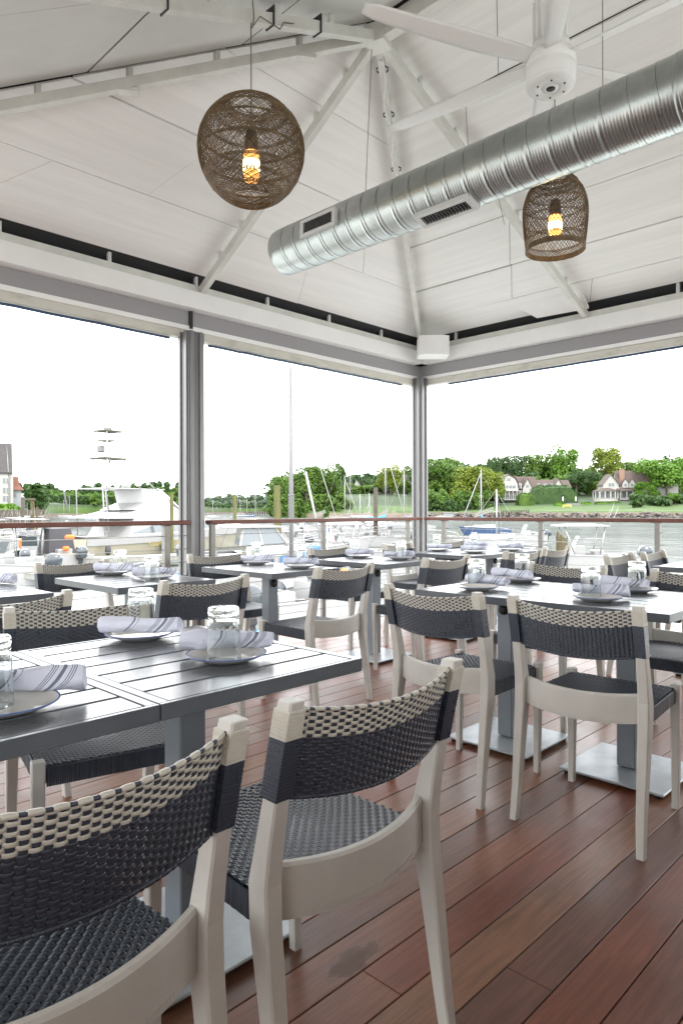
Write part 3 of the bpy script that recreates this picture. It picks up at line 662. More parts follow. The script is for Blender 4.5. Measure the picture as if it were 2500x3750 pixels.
# ================================================================ chairs
def sec(c, wx, wy, b=.25):
    x, y = wx/2, wy/2; bx, by = min(x, y)*b, min(x, y)*b
    return [(c[0]+p, c[1]+q, c[2]) for p, q in ((-x+bx, -y), (x-bx, -y), (x, -y+by), (x, y-by), (x-bx, y), (-x+bx, y), (-x, y-by), (-x, -y+by))]
PX, YK, YT, ZK, ZT, ZB = .222, -.185, -.262, .47, .828, .655
def ypost(z): 
    if z >= ZK: t = (z-ZK)/(ZT-ZK); return YK+(YT-YK)*(t**1.15)
    t = (ZK-z)/ZK; return YK+(-.25-YK)*t
def back_pt(x, s, n=0):       # s: 0 bottom .. 1 top of the woven band ; n: outward (rear) offset
    k = 1-(x/PX)**2; z = ZB+(ZT-.012-ZB)*s - .020*k
    y = ypost(z) - .050*k
    return Vector((x, y-n, z))
def make_chair():
    t = empty('dining_chair', '', 'chair')
    for sx in (-1, 1):      # rear leg and back post in one sweep
        mb = MB(); S_ = []
        for z, wx, wy in ((0, .026, .030), (.12, .030, .034), (.30, .035, .044), (.42, .038, .052), (ZK+.03, .038, .052), (.56, .036, .044), (ZB, .033, .038), (ZT-.012, .0335, .038), (ZT+.001, .0325, .037), (ZT+.003, .029, .033)):
            xo = PX+ (.004 if z < .1 else 0)
            S_.append(sec((sx*xo, ypost(z), z), wx, wy, .22))
        mb.loft(S_); mb.build('leg', M['frame'], t)
        mb = MB(); S_ = []
        for z, w in ((0, .024), (.2, .029), (.40, .034), (.474, .035), (.477, .031)):
            S_.append(sec((sx*.204, .238-(.0 if z > .3 else (.3-z)*.02), z), w, w, .18))
        mb.loft(S_); mb.build('leg', M['frame'], t)
    # curved rear rail
    mb = MB(); N = 20; secs = []
    for i in range(N+1):
        x = -.206+.412*i/N; k = 1-(x/.206)**2; y = YK+.002-.046*k; zt = .524-.012*k; zb = .424-.012*k
        secs.append([(x, y-.010, zb), (x, y+.008, zb), (x, y+.010, zt-.004), (x, y+.006, zt), (x, y-.005, zt), (x, y-.010, zt-.006)])
    mb.loft(secs); rail = mb.build('rear_rail', M['frame'], t)
    mb = MB()
    for s in (-1, 1): mb.bar((s*.198, YK+.02, .435), (s*.192, .222, .435), .020, .040)
    mb.bar((-.19, .228, .435), (.19, .228, .435), .020, .040); mb.build('seat_frame', M['seat'], t)
    # seat: woven top and wrapped sides
    mb = MB(); y0, y1 = -.205, .245
    def sw(y): return .203 + .012*(y1-y)/(y1-y0)
    def top(x, y): return .462-.010*(1-(x/.21)**2)*(1-((y-.02)/.24)**2)
    nxs, nys = 34, 36; px = 1
    def inset(a, b): return abs(a) > .186 and b > .215
    for j in range(nys):      # strands running across
        y = y0+.006+(y1-y0-.012)*(j+.5)/nys; hw = (y1-y0)/nys*.46; w_ = sw(y)
        if y > .218: w_ = .184
        if y < YK+.018: w_ = .204*sqrt(max(.02, 1-(YK+.018-y)/.046))
        if y < YK+.018-.044: continue
        pts = []; n = nxs*2
        for i in range(n+1):
            x = -w_+2*w_*i/n; ph = cos(pi*(i/2*1.0)+pi*j); z = top(x, y)+.0022*ph
            pts.append([(x, y-hw, z-.0009), (x, y-hw*.45, z+.0006), (x, y+hw*.45, z+.0006), (x, y+hw, z-.0009)])
        mb.loft(pts, closed=False, sm=True)
    for i in range(nxs):
        f = (i+.5)/nxs*2-1; pts = []; n = nys*2; ys = max(y0+.003, YK+.016-.046*(1-(f*.213/.206)**2) if abs(f*.213) < .206 else YK+.016)
        for j in range(n+1):
            y = max(ys, y0+.003+(y1-y0-.004)*j/n); x = f*sw(y); hw = .0052
            ye = y if abs(x) < .186 else min(y, .219)
            ph = -cos(pi*(i+.0)+pi*(j/2)); z = top(x, ye)+.0022*ph
            if abs(ye-y1) < .004: z = .455
            pts.append([(x-hw, ye, z-.0009), (x-hw*.4, ye, z+.0006), (x+hw*.4, ye, z+.0006), (x+hw, ye, z-.0009)])
        mb.loft(pts, closed=False, sm=True)
    # vertical wraps on front and sides
    rg = random.Random(2)
    n = 66
    for i in range(n):
        x = -.184+.368*(i+.5)/n; mb.box((x, y1+.001+rg.uniform(0, .0016), .4325), (.0051, .005, .052), bev=.0012)
    for s in (-1, 1):
        for i in range(70):
            y = y0+.050+(.214-y0-.050)*(i+.5)/70; x = s*(sw(y)+.0015+rg.uniform(0, .0016)); mb.box((x, y, .4325), (.005, .0049, .052), bev=.0012)
    mb.box((0, .02, .448), (.37, .40, .008))
    mb.build('seat', M['seat'], t)
    # backrest weave
    mb = MB(); ROWS, COLS = 25, 30; XW_ = PX-.012
    for r in range(ROWS):
        s0 = (r+.5)/ROWS; mi = 1 if r >= ROWS-8 else 0; n = COLS*4; pts = []; hz = .5/ROWS*1.0
        for i in range(n+1):
            x = -XW_+2*XW_*i/n; ph = cos(pi*(i/4)+pi*r); ph = max(-1, min(1, ph*1.35)); e = min(1, (XW_-abs(x))/.02)
            off = .0023*ph*e
            pts.append([back_pt(x, s0+hz, off-.0006), back_pt(x, s0+hz*.62, off+.0003), back_pt(x, s0-hz*.62, off+.0003), back_pt(x, s0-hz, off-.0006)])
            
        mb.loft(pts, mi=mi, closed=False, sm=True)
    for c in range(COLS-1):
        x = -XW_+2*XW_*(c+1)/COLS; pts = []; n = ROWS*2; hw = .0052
        for j in range(n+1):
            s = j/n; ph = -cos(pi*(c+1)+pi*(j/2-.5)); off = .0016*ph
            pts.append([back_pt(x-hw, s, off-.0005), back_pt(x-hw*.5, s, off+.0006), back_pt(x+hw*.5, s, off+.0006), back_pt(x+hw, s, off-.0005)])
        mb.loft(pts, mi=0, closed=False, sm=True)
    # thick top and bottom lip
    for s, mi in ((1.0, 1), (0.0, 0)):
        n = COLS//2
        for i in range(n):
            for f0, f1, m_ in ((0, .66, mi), (.66, 1, 0)):
                xa = -XW_+2*XW_*(i+f0)/n; xb = -XW_+2*XW_*(i+f1)/n; pa, pb = back_pt(xa, s), back_pt(xb, s); big = m_ == mi
                w_, h_ = (.0047, .0040) if big else (.0038, .0031)
                q = lambda p, e: [(p.x, p.y+c*w_*e, p.z+k_*h_*e) for c, k_ in ((-1, -.6), (-1, .5), (-.55, 1), (.55, 1), (1, .5), (1, -.6))]
                pm = (pa+pb)/2
                mb.loft([q(pa, .8), q(pa*.8+pb*.2, 1), q(pa*.2+pb*.8, 1), q(pb, .8)], mi=m_, sm=True)
    # strands wrapped round the posts
    for sx in (-1, 1):
        for r in range(ROWS):
            z = ZB+(ZT-.012-ZB)*(r+.5)/ROWS; h = (ZT-.012-ZB)/ROWS*.94
            mb.box((sx*PX, ypost(z), z), (.0366+.0004*(r % 2), .0424+.0004*(r % 2), h*1.03), mi=1 if r >= ROWS-8 else 0, bev=.0007)
    mb.build('backrest', [M['dark'], M['beige']], t)
    # raised lettering low on the rear rail
    cu = bpy.data.curves.new('lettering', 'FONT'); cu.body = 'PLAY WITH DEDON  DESIGN BY STARCK WITH QUITLLET'; cu.size = .0115; cu.align_x = 'CENTER'; cu.extrude = .0003
    to = bpy.data.objects.new('tmp', cu); COL.objects.link(to); dg = bpy.context.evaluated_depsgraph_get(); me = bpy.data.meshes.new_from_object(to.evaluated_get(dg)); bpy.data.objects.remove(to)
    for v in me.vertices:
        x = -v.co.x; k = 1-(x/.206)**2; h = v.co.z; zz = .430-.012*k+v.co.y; y = YK+.002-.046*k-.0102-h; v.co = (-x if False else x*-1*-1, y, zz)
    me.materials.clear(); me.materials.append(M['frame']); e = bpy.data.objects.new('lettering', me); COL.objects.link(e); e.parent = rail
    # text must read from behind: local -y view, so mirror back
    for v in me.vertices: v.co.x = -v.co.x
    return t
chair = make_chair()
N_, S__, E_, W_ = 0, pi, -pi/2, pi/2      # facing +Y, -Y, +X, -X
CH = [  # x, y of the chair origin, turn, label, group
 (.985, 1.112, radians(-1.5), 'large woven chair with its back to the camera in front of the nearest table', None),
 (.400, 1.100, radians(1), 'woven chair cut off by the lower left corner beside the nearest table leg', None),
 (.995, 2.04, pi+radians(-14), 'woven chair behind the nearest table facing its place settings', None),
 (.27, 2.02, pi, 'woven chair at the far side of the nearest tables, only a leg showing', None),
 (2.525, 1.105, E_+radians(3.5), 'woven chair with its back to the camera centred at the right hand table', None),
 (2.50, 1.68, E_, 'woven chair with its back to the camera by the knob of the table column', None),
 (.965, 2.96, radians(1), 'woven chair showing only its backrest below the small table at the left edge', None),
 (1.885, 2.99, radians(-2), 'woven chair, back to us, before the small table near the left column', None),
 (2.855, 3.02, radians(1), 'woven chair turned away in front of the second table of the far row', None),
 (3.87, 3.01, radians(-4), 'woven chair turned away in front of the third table of the far row', None),
 (4.91, 3.01, radians(-6), 'woven chair back seen behind a tumbler in front of the corner table', None),
 (5.43, 3.01, radians(2), 'woven chair back just in front of the broken piling', None),
 (1.93, 4.02, pi+radians(1), 'woven chair by the railing behind two napkins near the white yacht', None),
 (2.98, 3.99, pi+radians(-8), 'woven chair beside the left column behind the second table of the far row', None),
 (4.22, 4.02, pi+radians(-4), 'woven chair against the railing beside the two small flags', None),
 (5.20, 4.03, pi+radians(4), 'woven chair by the railing left of the corner column', None),
 (6.00, 3.98, pi+radians(-3), 'woven chair tucked into the corner column behind the napkins', None),
 (3.55, 1.86, W_+radians(2), 'woven chair across the right hand table behind the left place settings', None),
 (3.52, 1.13, W_, 'woven chair across the right hand table at the frame edge', None),
 (4.91, 1.74, pi+radians(1), 'woven chair side on beyond the right hand tables, left of two before the water', None),
 (5.45, 1.70, pi+radians(2), 'woven chair side on at the far right table, next to the frame edge', None),
]
for i, (x, y, r, lab, g) in enumerate(CH):
    put(chair, i == 0, (x, y, 0), r, lab, 'woven dining chairs on the deck')
# ================================================================ tables
TZ = .760
def make_table():       # long side along local y (.75), short along x (.59)
    t = empty('dining_table', '', 'table'); mb = MB(); a, b = .594/2-.0015, .752/2-.0015; h = .034; fw = .024; ff = .012
    for s in (-1, 1):
        mb.box((s*(a-fw/2), 0, TZ-h/2), (fw, 2*b-2*ff, h), bev=.0012)
        mb.box((0, s*(b-ff/2), TZ-h/2), (2*a, ff, h), bev=.0012)
    fr = mb.build('tabletop_frame', M['table'], t)
    mb = MB(); n = 7; ln = 2*(b-ff); w = ln/n
    for k in range(n): mb.box((0, -ln/2+w*(k+.5), TZ-.009), (2*a-2*fw-.004, w-.0095, .016), bev=.002)
    mb.build('tabletop_slats', M['table'], t)
    mb = MB(); mb.box((0, 0, TZ-.030), (2*a-2*fw, ln, .010)); mb.box((0, 0, TZ-.055), (.20, .32, .018)); mb.build('underside', M['slot'], t)
    mb = MB(); mb.box((0, 0, (.012+TZ-.065)/2+.012), (.080, .080, TZ-.065-.024), bev=.004); c = mb.build('column', M['column'], t)
    mb = MB(); mb.T = Matrix.Translation((0, -.0405, .655)) @ Matrix.Rotation(pi/2, 4, 'X'); mb.lathe([(0, .018), (.020, .018), (.022, .014), (.025, .012), (.026, 0)], 20); mb.build('knob', M['black'], c)
    mb = MB(); mb.box((0, 0, .021), (.44, .44, .010), bev=.003); bp = mb.build('base_plate', M['plate_base'], t)
    for sx in (-1, 1):
        for sy in (-1, 1): m2 = MB(); m2.lathe([(0, .0), (.016, .0), (.018, .004), (.018, .016)], 12, (sx*.19, sy*.19, 0)); m2.build('foot', M['black'], bp)
    return t
table = make_table()
a, b = .297, .376
TB = [
 (.722+a, 1.207+b, 0, 'nearest slatted grey table, the one holding two whole plates'),
 (.722-.297, 1.207+b, 0, 'nearest slatted grey table cut by the left edge, holding one plate'),
 (1.070, 3.235+b, 0, 'small grey table at the left edge with one rolled napkin'),
 (1.665+a, 3.19+b, 0, 'small grey table left of the column in front of the white yacht'),
 (2.685+a, 3.215+b, 0, 'small grey table just right of the left column'),
 (3.70+a, 3.175+b, 0, 'small grey table in the middle of the far row'),
 (4.86+a, 3.21+b, 0, 'corner table half hidden behind a chair, left of a joined pair'),
 (4.86+3*a, 3.21+b, 0, 'corner table nearest the right railing, its column showing a knob'),
 (2.635+b, .89+a, -pi/2, 'right hand slatted table cut by the frame edge'),
 (2.635+b, .89+3*a, -pi/2, 'right hand slatted table with a black knob on its column'),
 (4.81+b, 1.74-a, -pi/2, 'far right table by the railing entering the frame'),
 (4.81+b, 1.74-3*a, -pi/2, 'far right table beyond the frame edge'),
]
for i, (x, y, r, lab) in enumerate(TB): put(table, i == 0, (x, y, 0), r, lab, 'grey slatted tables')
# ================================================================ place settings
def mk_plate():
    mb = MB(); mb.lathe([(.0, .0), (.055, .0), (.060, .003), (.085, .010), (.1000, .0165), (.1030, .0185)], 64)
    mb.lathe([(.0995, .0200), (.085, .0135), (.062, .0065), (.055, .0050), (0, .0048)], 64)
    t = mb.build('dinner_plate', M['ceramic']); m2 = MB(); m2.lathe([(.1030, .0185), (.1036, .0197), (.1028, .0210), (.1010, .0210), (.0995, .0200)], 64); m2.build('rim', M['rim'], t); tag(t, '', 'plate'); return t
def mk_glass():         # upside down: mouth below, thick base above
    mb = MB(); H_ = .138
    out_ = [(.0435, .0), (.0445, .001), (.0440, .01), (.0405, .088), (.0385, .116), (.0382, .119), (.0395, .122), (.0395, .131), (.0365, .1365), (.0, H_)]
    inn = [(.0, .118), (.028, .118), (.034, .113), (.0370, .100), (.0385, .082), (.0422, .010), (.0428, .002), (.0435, .0)]
    mb.lathe(out_+inn, 48); t = mb.build('tumbler', M['glass']); tag(t, '', 'glass'); return t
def mk_napkin(seed):
    rg = random.Random(seed); mb = MB(); secs = []; Ln = .240; N = 40; K = 40
    for i in range(N+1):
        t = i/N; x = (t-.5)*Ln; w = .0255+.0030*sin(t*pi*1.3+seed)+.002*noise.noise(Vector((t*4, seed, 0))); hgt = .85
        endk = 1-.10*max(0, (abs(t-.5)-.44)/.06)
        q = []
        for k in range(K):
            a = 2*pi*k/K; fold = .0020*sin(a*3+t*7+seed)+.0036*noise.noise(Vector((cos(a)*1.5, sin(a)*1.5, t*6+seed)))
            step = .0022 if (a+t*1.6) % (2*pi) < 3.4 else 0      # the lapped outer layer
            r = (w+fold+step)*endk; q.append((x+.004*sin(a+seed), r*cos(a), .025+r*hgt*sin(a)))
        secs.append(q)
    mb.loft(secs, sm=True, cap=False)
    for s in (0, -1):        # rolled spiral ends
        ring0 = secs[s]; cx = sum(p[0] for p in ring0)/K; cz = .025; dr = 1 if s else -1
        prev = ring0; layers = []
        for j in range(1, 7):
            f = 1-j/6.5; dep = (.004 if j % 2 else .0)*-dr - dr*.0015*j; layers.append([(p[0]+dep, p[1]*f, cz+(p[2]-cz)*f) for p in ring0])
        mb.loft(([prev]+layers) if s else ([prev]+layers), sm=True, cap=False)
    # loose flap along one side
    def fl(a, b_): x = (-.5+a*.98)*Ln; return (x, -.020-.010*b_*(.6+.4*sin(a*5+seed)), .016-.012*b_+.004*sin(a*4+seed))
    t = mb.build('napkin', M['napkin']); tag(t, '', 'napkin'); return t
plate0, glass0 = mk_plate(), mk_glass(); naps = [mk_napkin(k) for k in (1, 2.3, 4.1)]
used = {}
def inst(o, loc, rz, lab, grp):
    n_ = used.get(o.name, 0); used[o.name] = n_+1
    q = o if n_ == 0 else copy_tree(o)
    q.location = loc; q.rotation_euler = (0, 0, rz); q['label'] = lab; q['group'] = grp; return q
RA = atan2(RT.y, RT.x)
SET = [  # plate u,v ; glass u,v (base) ; napkin u,v (centre on cloth level), napkin turn rel. to image horizontal, where
 ((828, 2418), (818, 2428), (832, 2398), 3, 'at the front corner of the nearest table', 0),
 ((512, 2338), (516, 2312), (515, 2338), -2, 'at the back of the nearest table', 1),
 ((10, 2605), (-40, 2600), (90, 2560), 5, 'cut by the left edge of the photo', 2),
 ((415, 2104), (440, 2094), (418, 2100), -4, 'at the back of the table in front of the yacht', 1),
 ((566, 2122), (556, 2130), (566, 2114), 3, 'at the front of the table in front of the yacht', 0),
 ((940, 2066), (938, 2050), (942, 2062), 2, 'at the left side of the table just right of the left column', 2),
 ((1098, 2080), (1104, 2062), (1102, 2074), 4, 'at the right side of the table just right of the left column', 1),
 ((1315, 2042), (1298, 2036), (1316, 2037), 2, 'at the back of the middle table of the far row', 0),
 ((1462, 2049), (1468, 2046), (1460, 2045), 2, 'at the right of the middle table of the far row', 2),
 ((1605, 2018), (1598, 2008), (1608, 2014), 2, 'at the left of the corner table', 1),
 ((1738, 2025), (1733, 2008), (1732, 2021), -2, 'in the middle of the corner tables', 0),
 ((1866, 2017), (1868, 2004), (1867, 2012), -3, 'at the right of the corner tables', 2),
 ((1746, 2160), (1742, 2146), (1782, 2148), -50, 'nearest the left end of the right hand tables', 0),
 ((1906, 2130), (1910, 2116), (1872, 2122), -50, 'behind, at the left of the right hand tables', 1),
 ((2186, 2200), (2160, 2190), (2196, 2188), -34, 'in front, beside the joint of the right hand tables', 2),
 ((2320, 2168), (2330, 2160), (2274, 2158), -38, 'behind, at the right end of the right hand tables', 0),
]
for (p, g, n_, rot, where, k) in SET:
    P_ = onz(*p, TZ); G_ = onz(*g, TZ); N1 = onz(*n_, TZ)
    inst(plate0, (P_.x, P_.y, TZ+.0005), 0, 'blue rimmed plate '+where, 'white dinner plates')
    onp = (G_-P_).length < .075
    inst(glass0, (G_.x, G_.y, TZ+(.0062 if onp else .0008)), 0, 'upturned tumbler '+where, 'upturned tumblers')
    dz = (N1-P_).length
    inst(naps[k], (N1.x, N1.y, TZ+(.016 if dz < .09 else .010)), RA+radians(rot), 'rolled striped napkin '+where, 'rolled striped napkins')
N1 = onz(-6, 2135, TZ); inst(naps[2], (N1.x, N1.y, TZ+.002), RA+radians(-25), 'rolled napkin end on the small table at the left edge', 'rolled striped napkins')
N1 = onz(1740, 2008, TZ); inst(naps[0], (N1.x, N1.y, TZ+.016), RA+radians(4), 'rolled napkin hidden behind another on the corner tables', 'rolled striped napkins')
# ================================================================ boats
WZ = -2.0
def hull(mb, Lh, B, fb, mi=0, boot=1, fore=1.35, rake=.9, inner=None, depth=.35, flare=1.0):
    """stern at x=0, bow at x=Lh; z from -depth to freeboard"""
    N = 18; secs = []
    for i in range(N+1):
        t = i/N; bw = B/2*(1-max(0, (t-.45)/.55)**2.3)*(.88+.12*min(1, t*3)); bw = max(bw, .012)
        sh = fb*(1+(fore-1)*t**2); xk = t*Lh; xs = xk
        xb = xk - rake*max(0, (t-.7)/.3)**2*1.0
        wl = bw*(.86-.35*max(0, (t-.5)/.5)*flare)
        secs.append([(xs, -bw, sh), (xs*.5+xb*.5, -bw*.5-wl*.5, sh*.45), (xb, -wl, 0), (xb-.1*t, -wl*.55, -depth*(1-.4*t)), (xb-.1*t, 0, -depth), (xb-.1*t, wl*.55, -depth*(1-.4*t)), (xb, wl, 0), (xs*.5+xb*.5, bw*.5+wl*.5, sh*.45), (xs, bw, sh)])
    n = 9; vs = [p for q in secs for p in q]; fs = []; ms = []
    for k in range(N):
        for i in range(n-1): fs.append([k*n+i, k*n+i+1, (k+1)*n+i+1, (k+1)*n+i])
    for f in fs:
        i = f[0] % n; mb.add([vs[q] for q in f], [[0, 1, 2, 3]], boot if 2 <= i <= 5 else mi, False)
    mb.add([secs[0][i] for i in range(n)], [list(range(n))], mi)
    # deck with a coaming around a well
    well = inner or (.0, .0)
    for k in range(N):
        t = (k+.5)/N; a, b = secs[k], secs[k+1]
        if well[0] <= t <= well[1]:
            for s in (0, 8):
                sg = -1 if s == 0 else 1; P = [a[s], b[s], (b[s][0], b[s][1]-sg*.18, b[s][2]), (a[s][0], a[s][1]-sg*.18, a[s][2])]; mb.add(P, [[0, 1, 2, 3]], mi)
                Q = [P[3], P[2], (P[2][0], P[2][1], P[2][2]-.45), (P[3][0], P[3][1], P[3][2]-.45)]; mb.add(Q, [[0, 1, 2, 3]], 2)
            z = a[0][2]-.45; mb.add([(a[0][0], a[0][1]+.15, z), (b[0][0], b[0][1]+.15, b[0][2]-.45), (b[8][0], b[8][1]-.15, b[8][2]-.45), (a[8][0], a[8][1]-.15, z)], [[0, 1, 2, 3]], 2)
        else: mb.add([a[0], b[0], b[8], a[8]], [[0, 1, 2, 3]], mi)
    # rub rail
    for s in (0, 8): mb.tube([q[s] for q in secs], .035, 4, mi)
def boat(name, label, cat, pos, ang, group=None): return empty(name, label, cat, (pos.x, pos.y, WZ), ang, group)
def heading(dd, dr): v = FW*dd+RT*dr; return atan2(v.y, v.x)
def outboard(par, y=0, x=-.35, z=.75, s=1.0):
    mb = MB(); mb.T = Matrix.Translation((x, y, z)) @ Matrix.Rotation(radians(-8), 4, 'Y') @ Matrix.Diagonal((s, s, s, 1))
    prof = [((-.30, .30), .16, .0), ((-.34, .33), .21, .12), ((-.34, .31), .22, .35), ((-.30, .24), .20, .50), ((-.20, .12), .13, .58)]
    mb.loft([[(a+(b-a)*p, w*q, zz) for p, q in ((.1, -1), (.9, -1), (1, -.6), (1, .6), (.9, 1), (.1, 1), (0, .6), (0, -.6))] for (a, b), w, zz in prof], sm=True)
    c = mb.build('outboard', M['engine'], par)
    m2 = MB(); m2.T = mb.T; m2.box((0, 0, -.20), (.24, .16, .45), bev=.03); m2.box((0, 0, -.70), (.16, .07, .6), bev=.02); m2.box((.18, 0, -.05), (.25, .22, .25), bev=.02); m2.build('outboard_leg', M['blackc'], c)
def ttop(par, x0, x1, w, z0, z1, mat_='hull', px=None):
    mb = MB(); xm = (x0+x1)/2
    def f(a, b): x = x0+(x1-x0)*a; yy = -w/2+w*b; return (x, yy, z1+.10*(1-(2*a-1)**4)*(1-(2*b-1)**2)*.9)
    mb.grid(f, 10, 8); mb.box((xm, 0, z1-.02), (x1-x0, w, .07), bev=.03); top = mb.build('canopy', M[mat_], par)
    m2 = MB()
    for s in (-1, 1):
        for a, b in ((x0+.45, x0+.2), (xm+.35, x1-.35)): m2.tube([(a, s*w*.32, z0), (b, s*w*.38, z1-.03)], .035, 6)
        m2.tube([(x0+.3, s*w*.35, z0+.9), (xm+.45, s*w*.35, z0+.9)], .025, 5)
    m2.build('canopy_posts', M['mast'], par)
    m3 = MB()
    for k in range(5): yy = -w*.36+w*.18*k; m3.tube([(x0-.05, yy, z1-.1), (x0-.45-.08*(k % 2), yy, z1+.8+.2*(k % 3))], [.014, .005], 4)
    m3.build('fishing_rods', M['mast'], top)
    return top
def console(par, x, z, w=.8, h=.9, glass_=True):
    mb = MB(); mb.loft([[(x-.35, -w/2, z), (x+.45, -w/2, z), (x+.45, w/2, z), (x-.35, w/2, z)], [(x-.30, -w/2, z+h), (x+.15, -w/2, z+h), (x+.15, w/2, z+h), (x-.30, w/2, z+h)]]); mb.box((x-1.0, 0, z+.35), (.5, w, .7), bev=.05)
    c = mb.build('console', M['hull'], par)
    if glass_: m2 = MB(); m2.loft([[(x+.15, -w/2, z+h), (x+.19, -w/2, z+h), (x+.19, w/2, z+h), (x+.15, w/2, z+h)], [(x-.1, -w/2+.05, z+h+.5), (x-.06, -w/2+.05, z+h+.5), (x-.06, w/2-.05, z+h+.5), (x-.1, w/2-.05, z+h+.5)]]); m2.build('windscreen', M['tint'], c)
def center_console(pos, ang, Lh, label, top=True, topmat='hull', engines=1, grp='centre console boats', cover=None):
    b = boat('motorboat', label, 'boat', pos, ang, grp); mb = MB(); hull(mb, Lh, Lh*.34, .85, inner=(.05, .72)); mb.build('hull', [M['hull'], M[('navy', 'grey', 'hull')[int(pos.x*3) % 3]], M['well']], b)
    console(b, Lh*.42, .42)
    if top: ttop(b, Lh*.22, Lh*.58, Lh*.28, .8, 2.35, topmat)
    for k in range(engines): outboard(b, (k-(engines-1)/2)*.65)
    mb = MB(); mb.box((Lh*.14, 0, .62), (.5, Lh*.24, .5), bev=.08); mb.build('bench', M[('tan', 'blue', 'grey')[int(pos.y*2) % 3]], b)
    mb = MB()
    for s in (-1, 1): mb.tube([(Lh*.62, s*Lh*.15, .95), (Lh*.66, s*Lh*.15, 1.3), (Lh*.85, s*Lh*.10, 1.45), (Lh*.985, 0, 1.5)], .018, 5)
    mb.build('bow_rail', M['mast'], b)
    return b
# --- sportfisher
S0 = FW*47+RT*(-19.1); ang = heading(.845, .535)
yb = boat('motor_yacht', 'large white sport fishing yacht with tall tuna tower left of the column', 'yacht', S0, ang)
mb = MB(); hull(mb, 21, 5.6, 1.25, 0, 0, fore=1.95, rake=1.8, inner=(.02, .13), flare=1.2); mb.build('hull', [M['cream'], M['cream'], M['well']], yb)
mb = MB(); N = 18; secs = []     # white topside band above the cream
for s in (-1, 1):
    vs = []
    for i in range(N+1):
        t = i/N; bw = 5.6/2*(1-max(0, (t-.45)/.55)**2.3)*(.88+.12*min(1, t*3)); sh = 1.25*(1+.95*t**2); bw = max(bw, .01)
        k0 = .62+.05*t; vs += [(t*21+.01, s*(bw*(.93+.07*k0)+.03), sh*k0), (t*21+.01, s*(bw+.045), sh+.06)]
    mb.add(vs, [[2*i, 2*i+2, 2*i+3, 2*i+1] for i in range(N)], 0)
mb.build('topside_band', M['hull'], yb)
def slab(par, prof, w0, w1, name, m_, inset_=0):    # side profile polygon (x,z), half widths bottom/top
    zs = [p[1] for p in prof]; z0, z1 = min(zs), max(zs); mb = MB()
    def hw(z): return w0+(w1-w0)*(z-z0)/max(1e-6, z1-z0)
    mb.loft([[(x, -hw(z), z) for x, z in prof], [(x, hw(z), z) for x, z in prof]]); return mb.build(name, m_, par)
slab(yb, [(3.6, 1.2), (14.8, 1.75), (12.6, 2.35), (9.8, 2.92), (8.8, 3.3), (5.2, 3.3), (3.4, 2.9), (1.8, 2.72), (1.8, 2.62), (4.4, 2.60)], 2.35, 1.85, 'deckhouse', M['hull'])
for s in (-1, 1):
    mb = MB(); P = [(3.8, 1.52), (6.0, 2.06), (12.0, 2.04), (12.7, 1.86), (9.6, 1.60)]
    f = lambda z: 2.35+(1.9-2.35)*(z-1.2)/(3.35-1.2)+.02
    mb.add([(x, s*f(z), z) for x, z in P], [[0, 1, 2, 3, 4]]); mb.build('side_window', M['tint'], yb)
slab(yb, [(4.4, 3.22), (9.3, 3.2), (8.65, 3.85), (6.0, 3.82)], 1.86, 1.72, 'flybridge_coaming', M['hull'])
slab(yb, [(5.9, 3.78), (8.7, 3.82), (7.5, 4.72), (5.5, 4.72)], 1.70, 1.55, 'bridge_enclosure', M['isin'])
mb = MB(); mb.box((5.0, 0, 4.77), (5.4, 3.3, .09), bev=.04); mb.lathe([(0, .45), (.25, .40), (.32, .2), (.28, .0), (0, 0)], 14, (5.4, 0, 4.85)); mb.build('hardtop', M['hull'], yb)
mb = MB()
for s in (-1, 1):
    mb.tube([(2.4, s*1.75, 1.4), (2.2, s*1.6, 4.9), (3.0, s*.8, 7.0), (3.1, s*.65, 9.0)], .05, 6)
    mb.tube([(6.6, s*1.7, 4.85), (4.4, s*.8, 7.0)], .05, 6); mb.tube([(9.4, s*1.9, 3.0), (6.9, s*1.7, 4.85)], .06, 6); mb.tube([(3.6, s*1.6, 4.85), (4.6, s*.8, 7.0), (4.3, s*.6, 9.0)], .04, 6); mb.tube([(2.3, s*1.65, 4.85), (4.5, s*.8, 6.8)], .04, 6)
    mb.tube([(5.3, s*1.7, 4.8), (3.0, s*.8, 7.0)], .04, 6)
for k in range(9): mb.tube([(2.3, -1.72, 1.7+k*.36), (2.3, -1.30, 1.7+k*.36)], .03, 5)
mb.tube([(2.4, -1.30, 1.4), (2.25, -1.25, 4.9)], .05, 6)
tw = mb.build('tuna_tower', M['hull'], yb)
mb = MB(); mb.box((3.8, 0, 7.0), (2.3, 1.9, .10), bev=.03); mb.box((3.75, 0, 9.0), (1.7, 1.5, .10), bev=.04); mb.box((3.6, 0, 8.3), (.8, 1.0, .12)); mb.build('tower_platform', M['tower'], tw)
mb = MB(); mb.box((3.4, .4, 7.7), (.5, .4, .5), bev=.08); mb.lathe([(0, .3), (.3, .25), (.3, 0), (0, 0)], 12, (3.7, 0, 9.05)); mb.build('radar', M['alu_dark'], tw)
mb = MB(); mb.tube([(2.0, 2.3, 3.2), (.6, 2.8, 10.2)], [.06, .015], 6); mb.build('outrigger', M['mast'], yb); mb = MB(); mb.tube([(2.0, -2.2, 3.2), (1.2, -2.5, 6.6)], [.05, .015], 6); mb.build('outrigger', M['mast'], yb)
mb = MB()
for x in (1.4, 6.4): 
    mb.lathe([(0, -.35), (.16, -.3), (.2, 0), (.16, .3), (0, .35)], 10, (x, -2.85, .45))
mb.build('fender', M['blackc'], yb)
cu = bpy.data.curves.new('n', 'FONT'); cu.body = 'DIAMANTE'; cu.size = .62; cu.shear = -.9; cu.extrude = .005
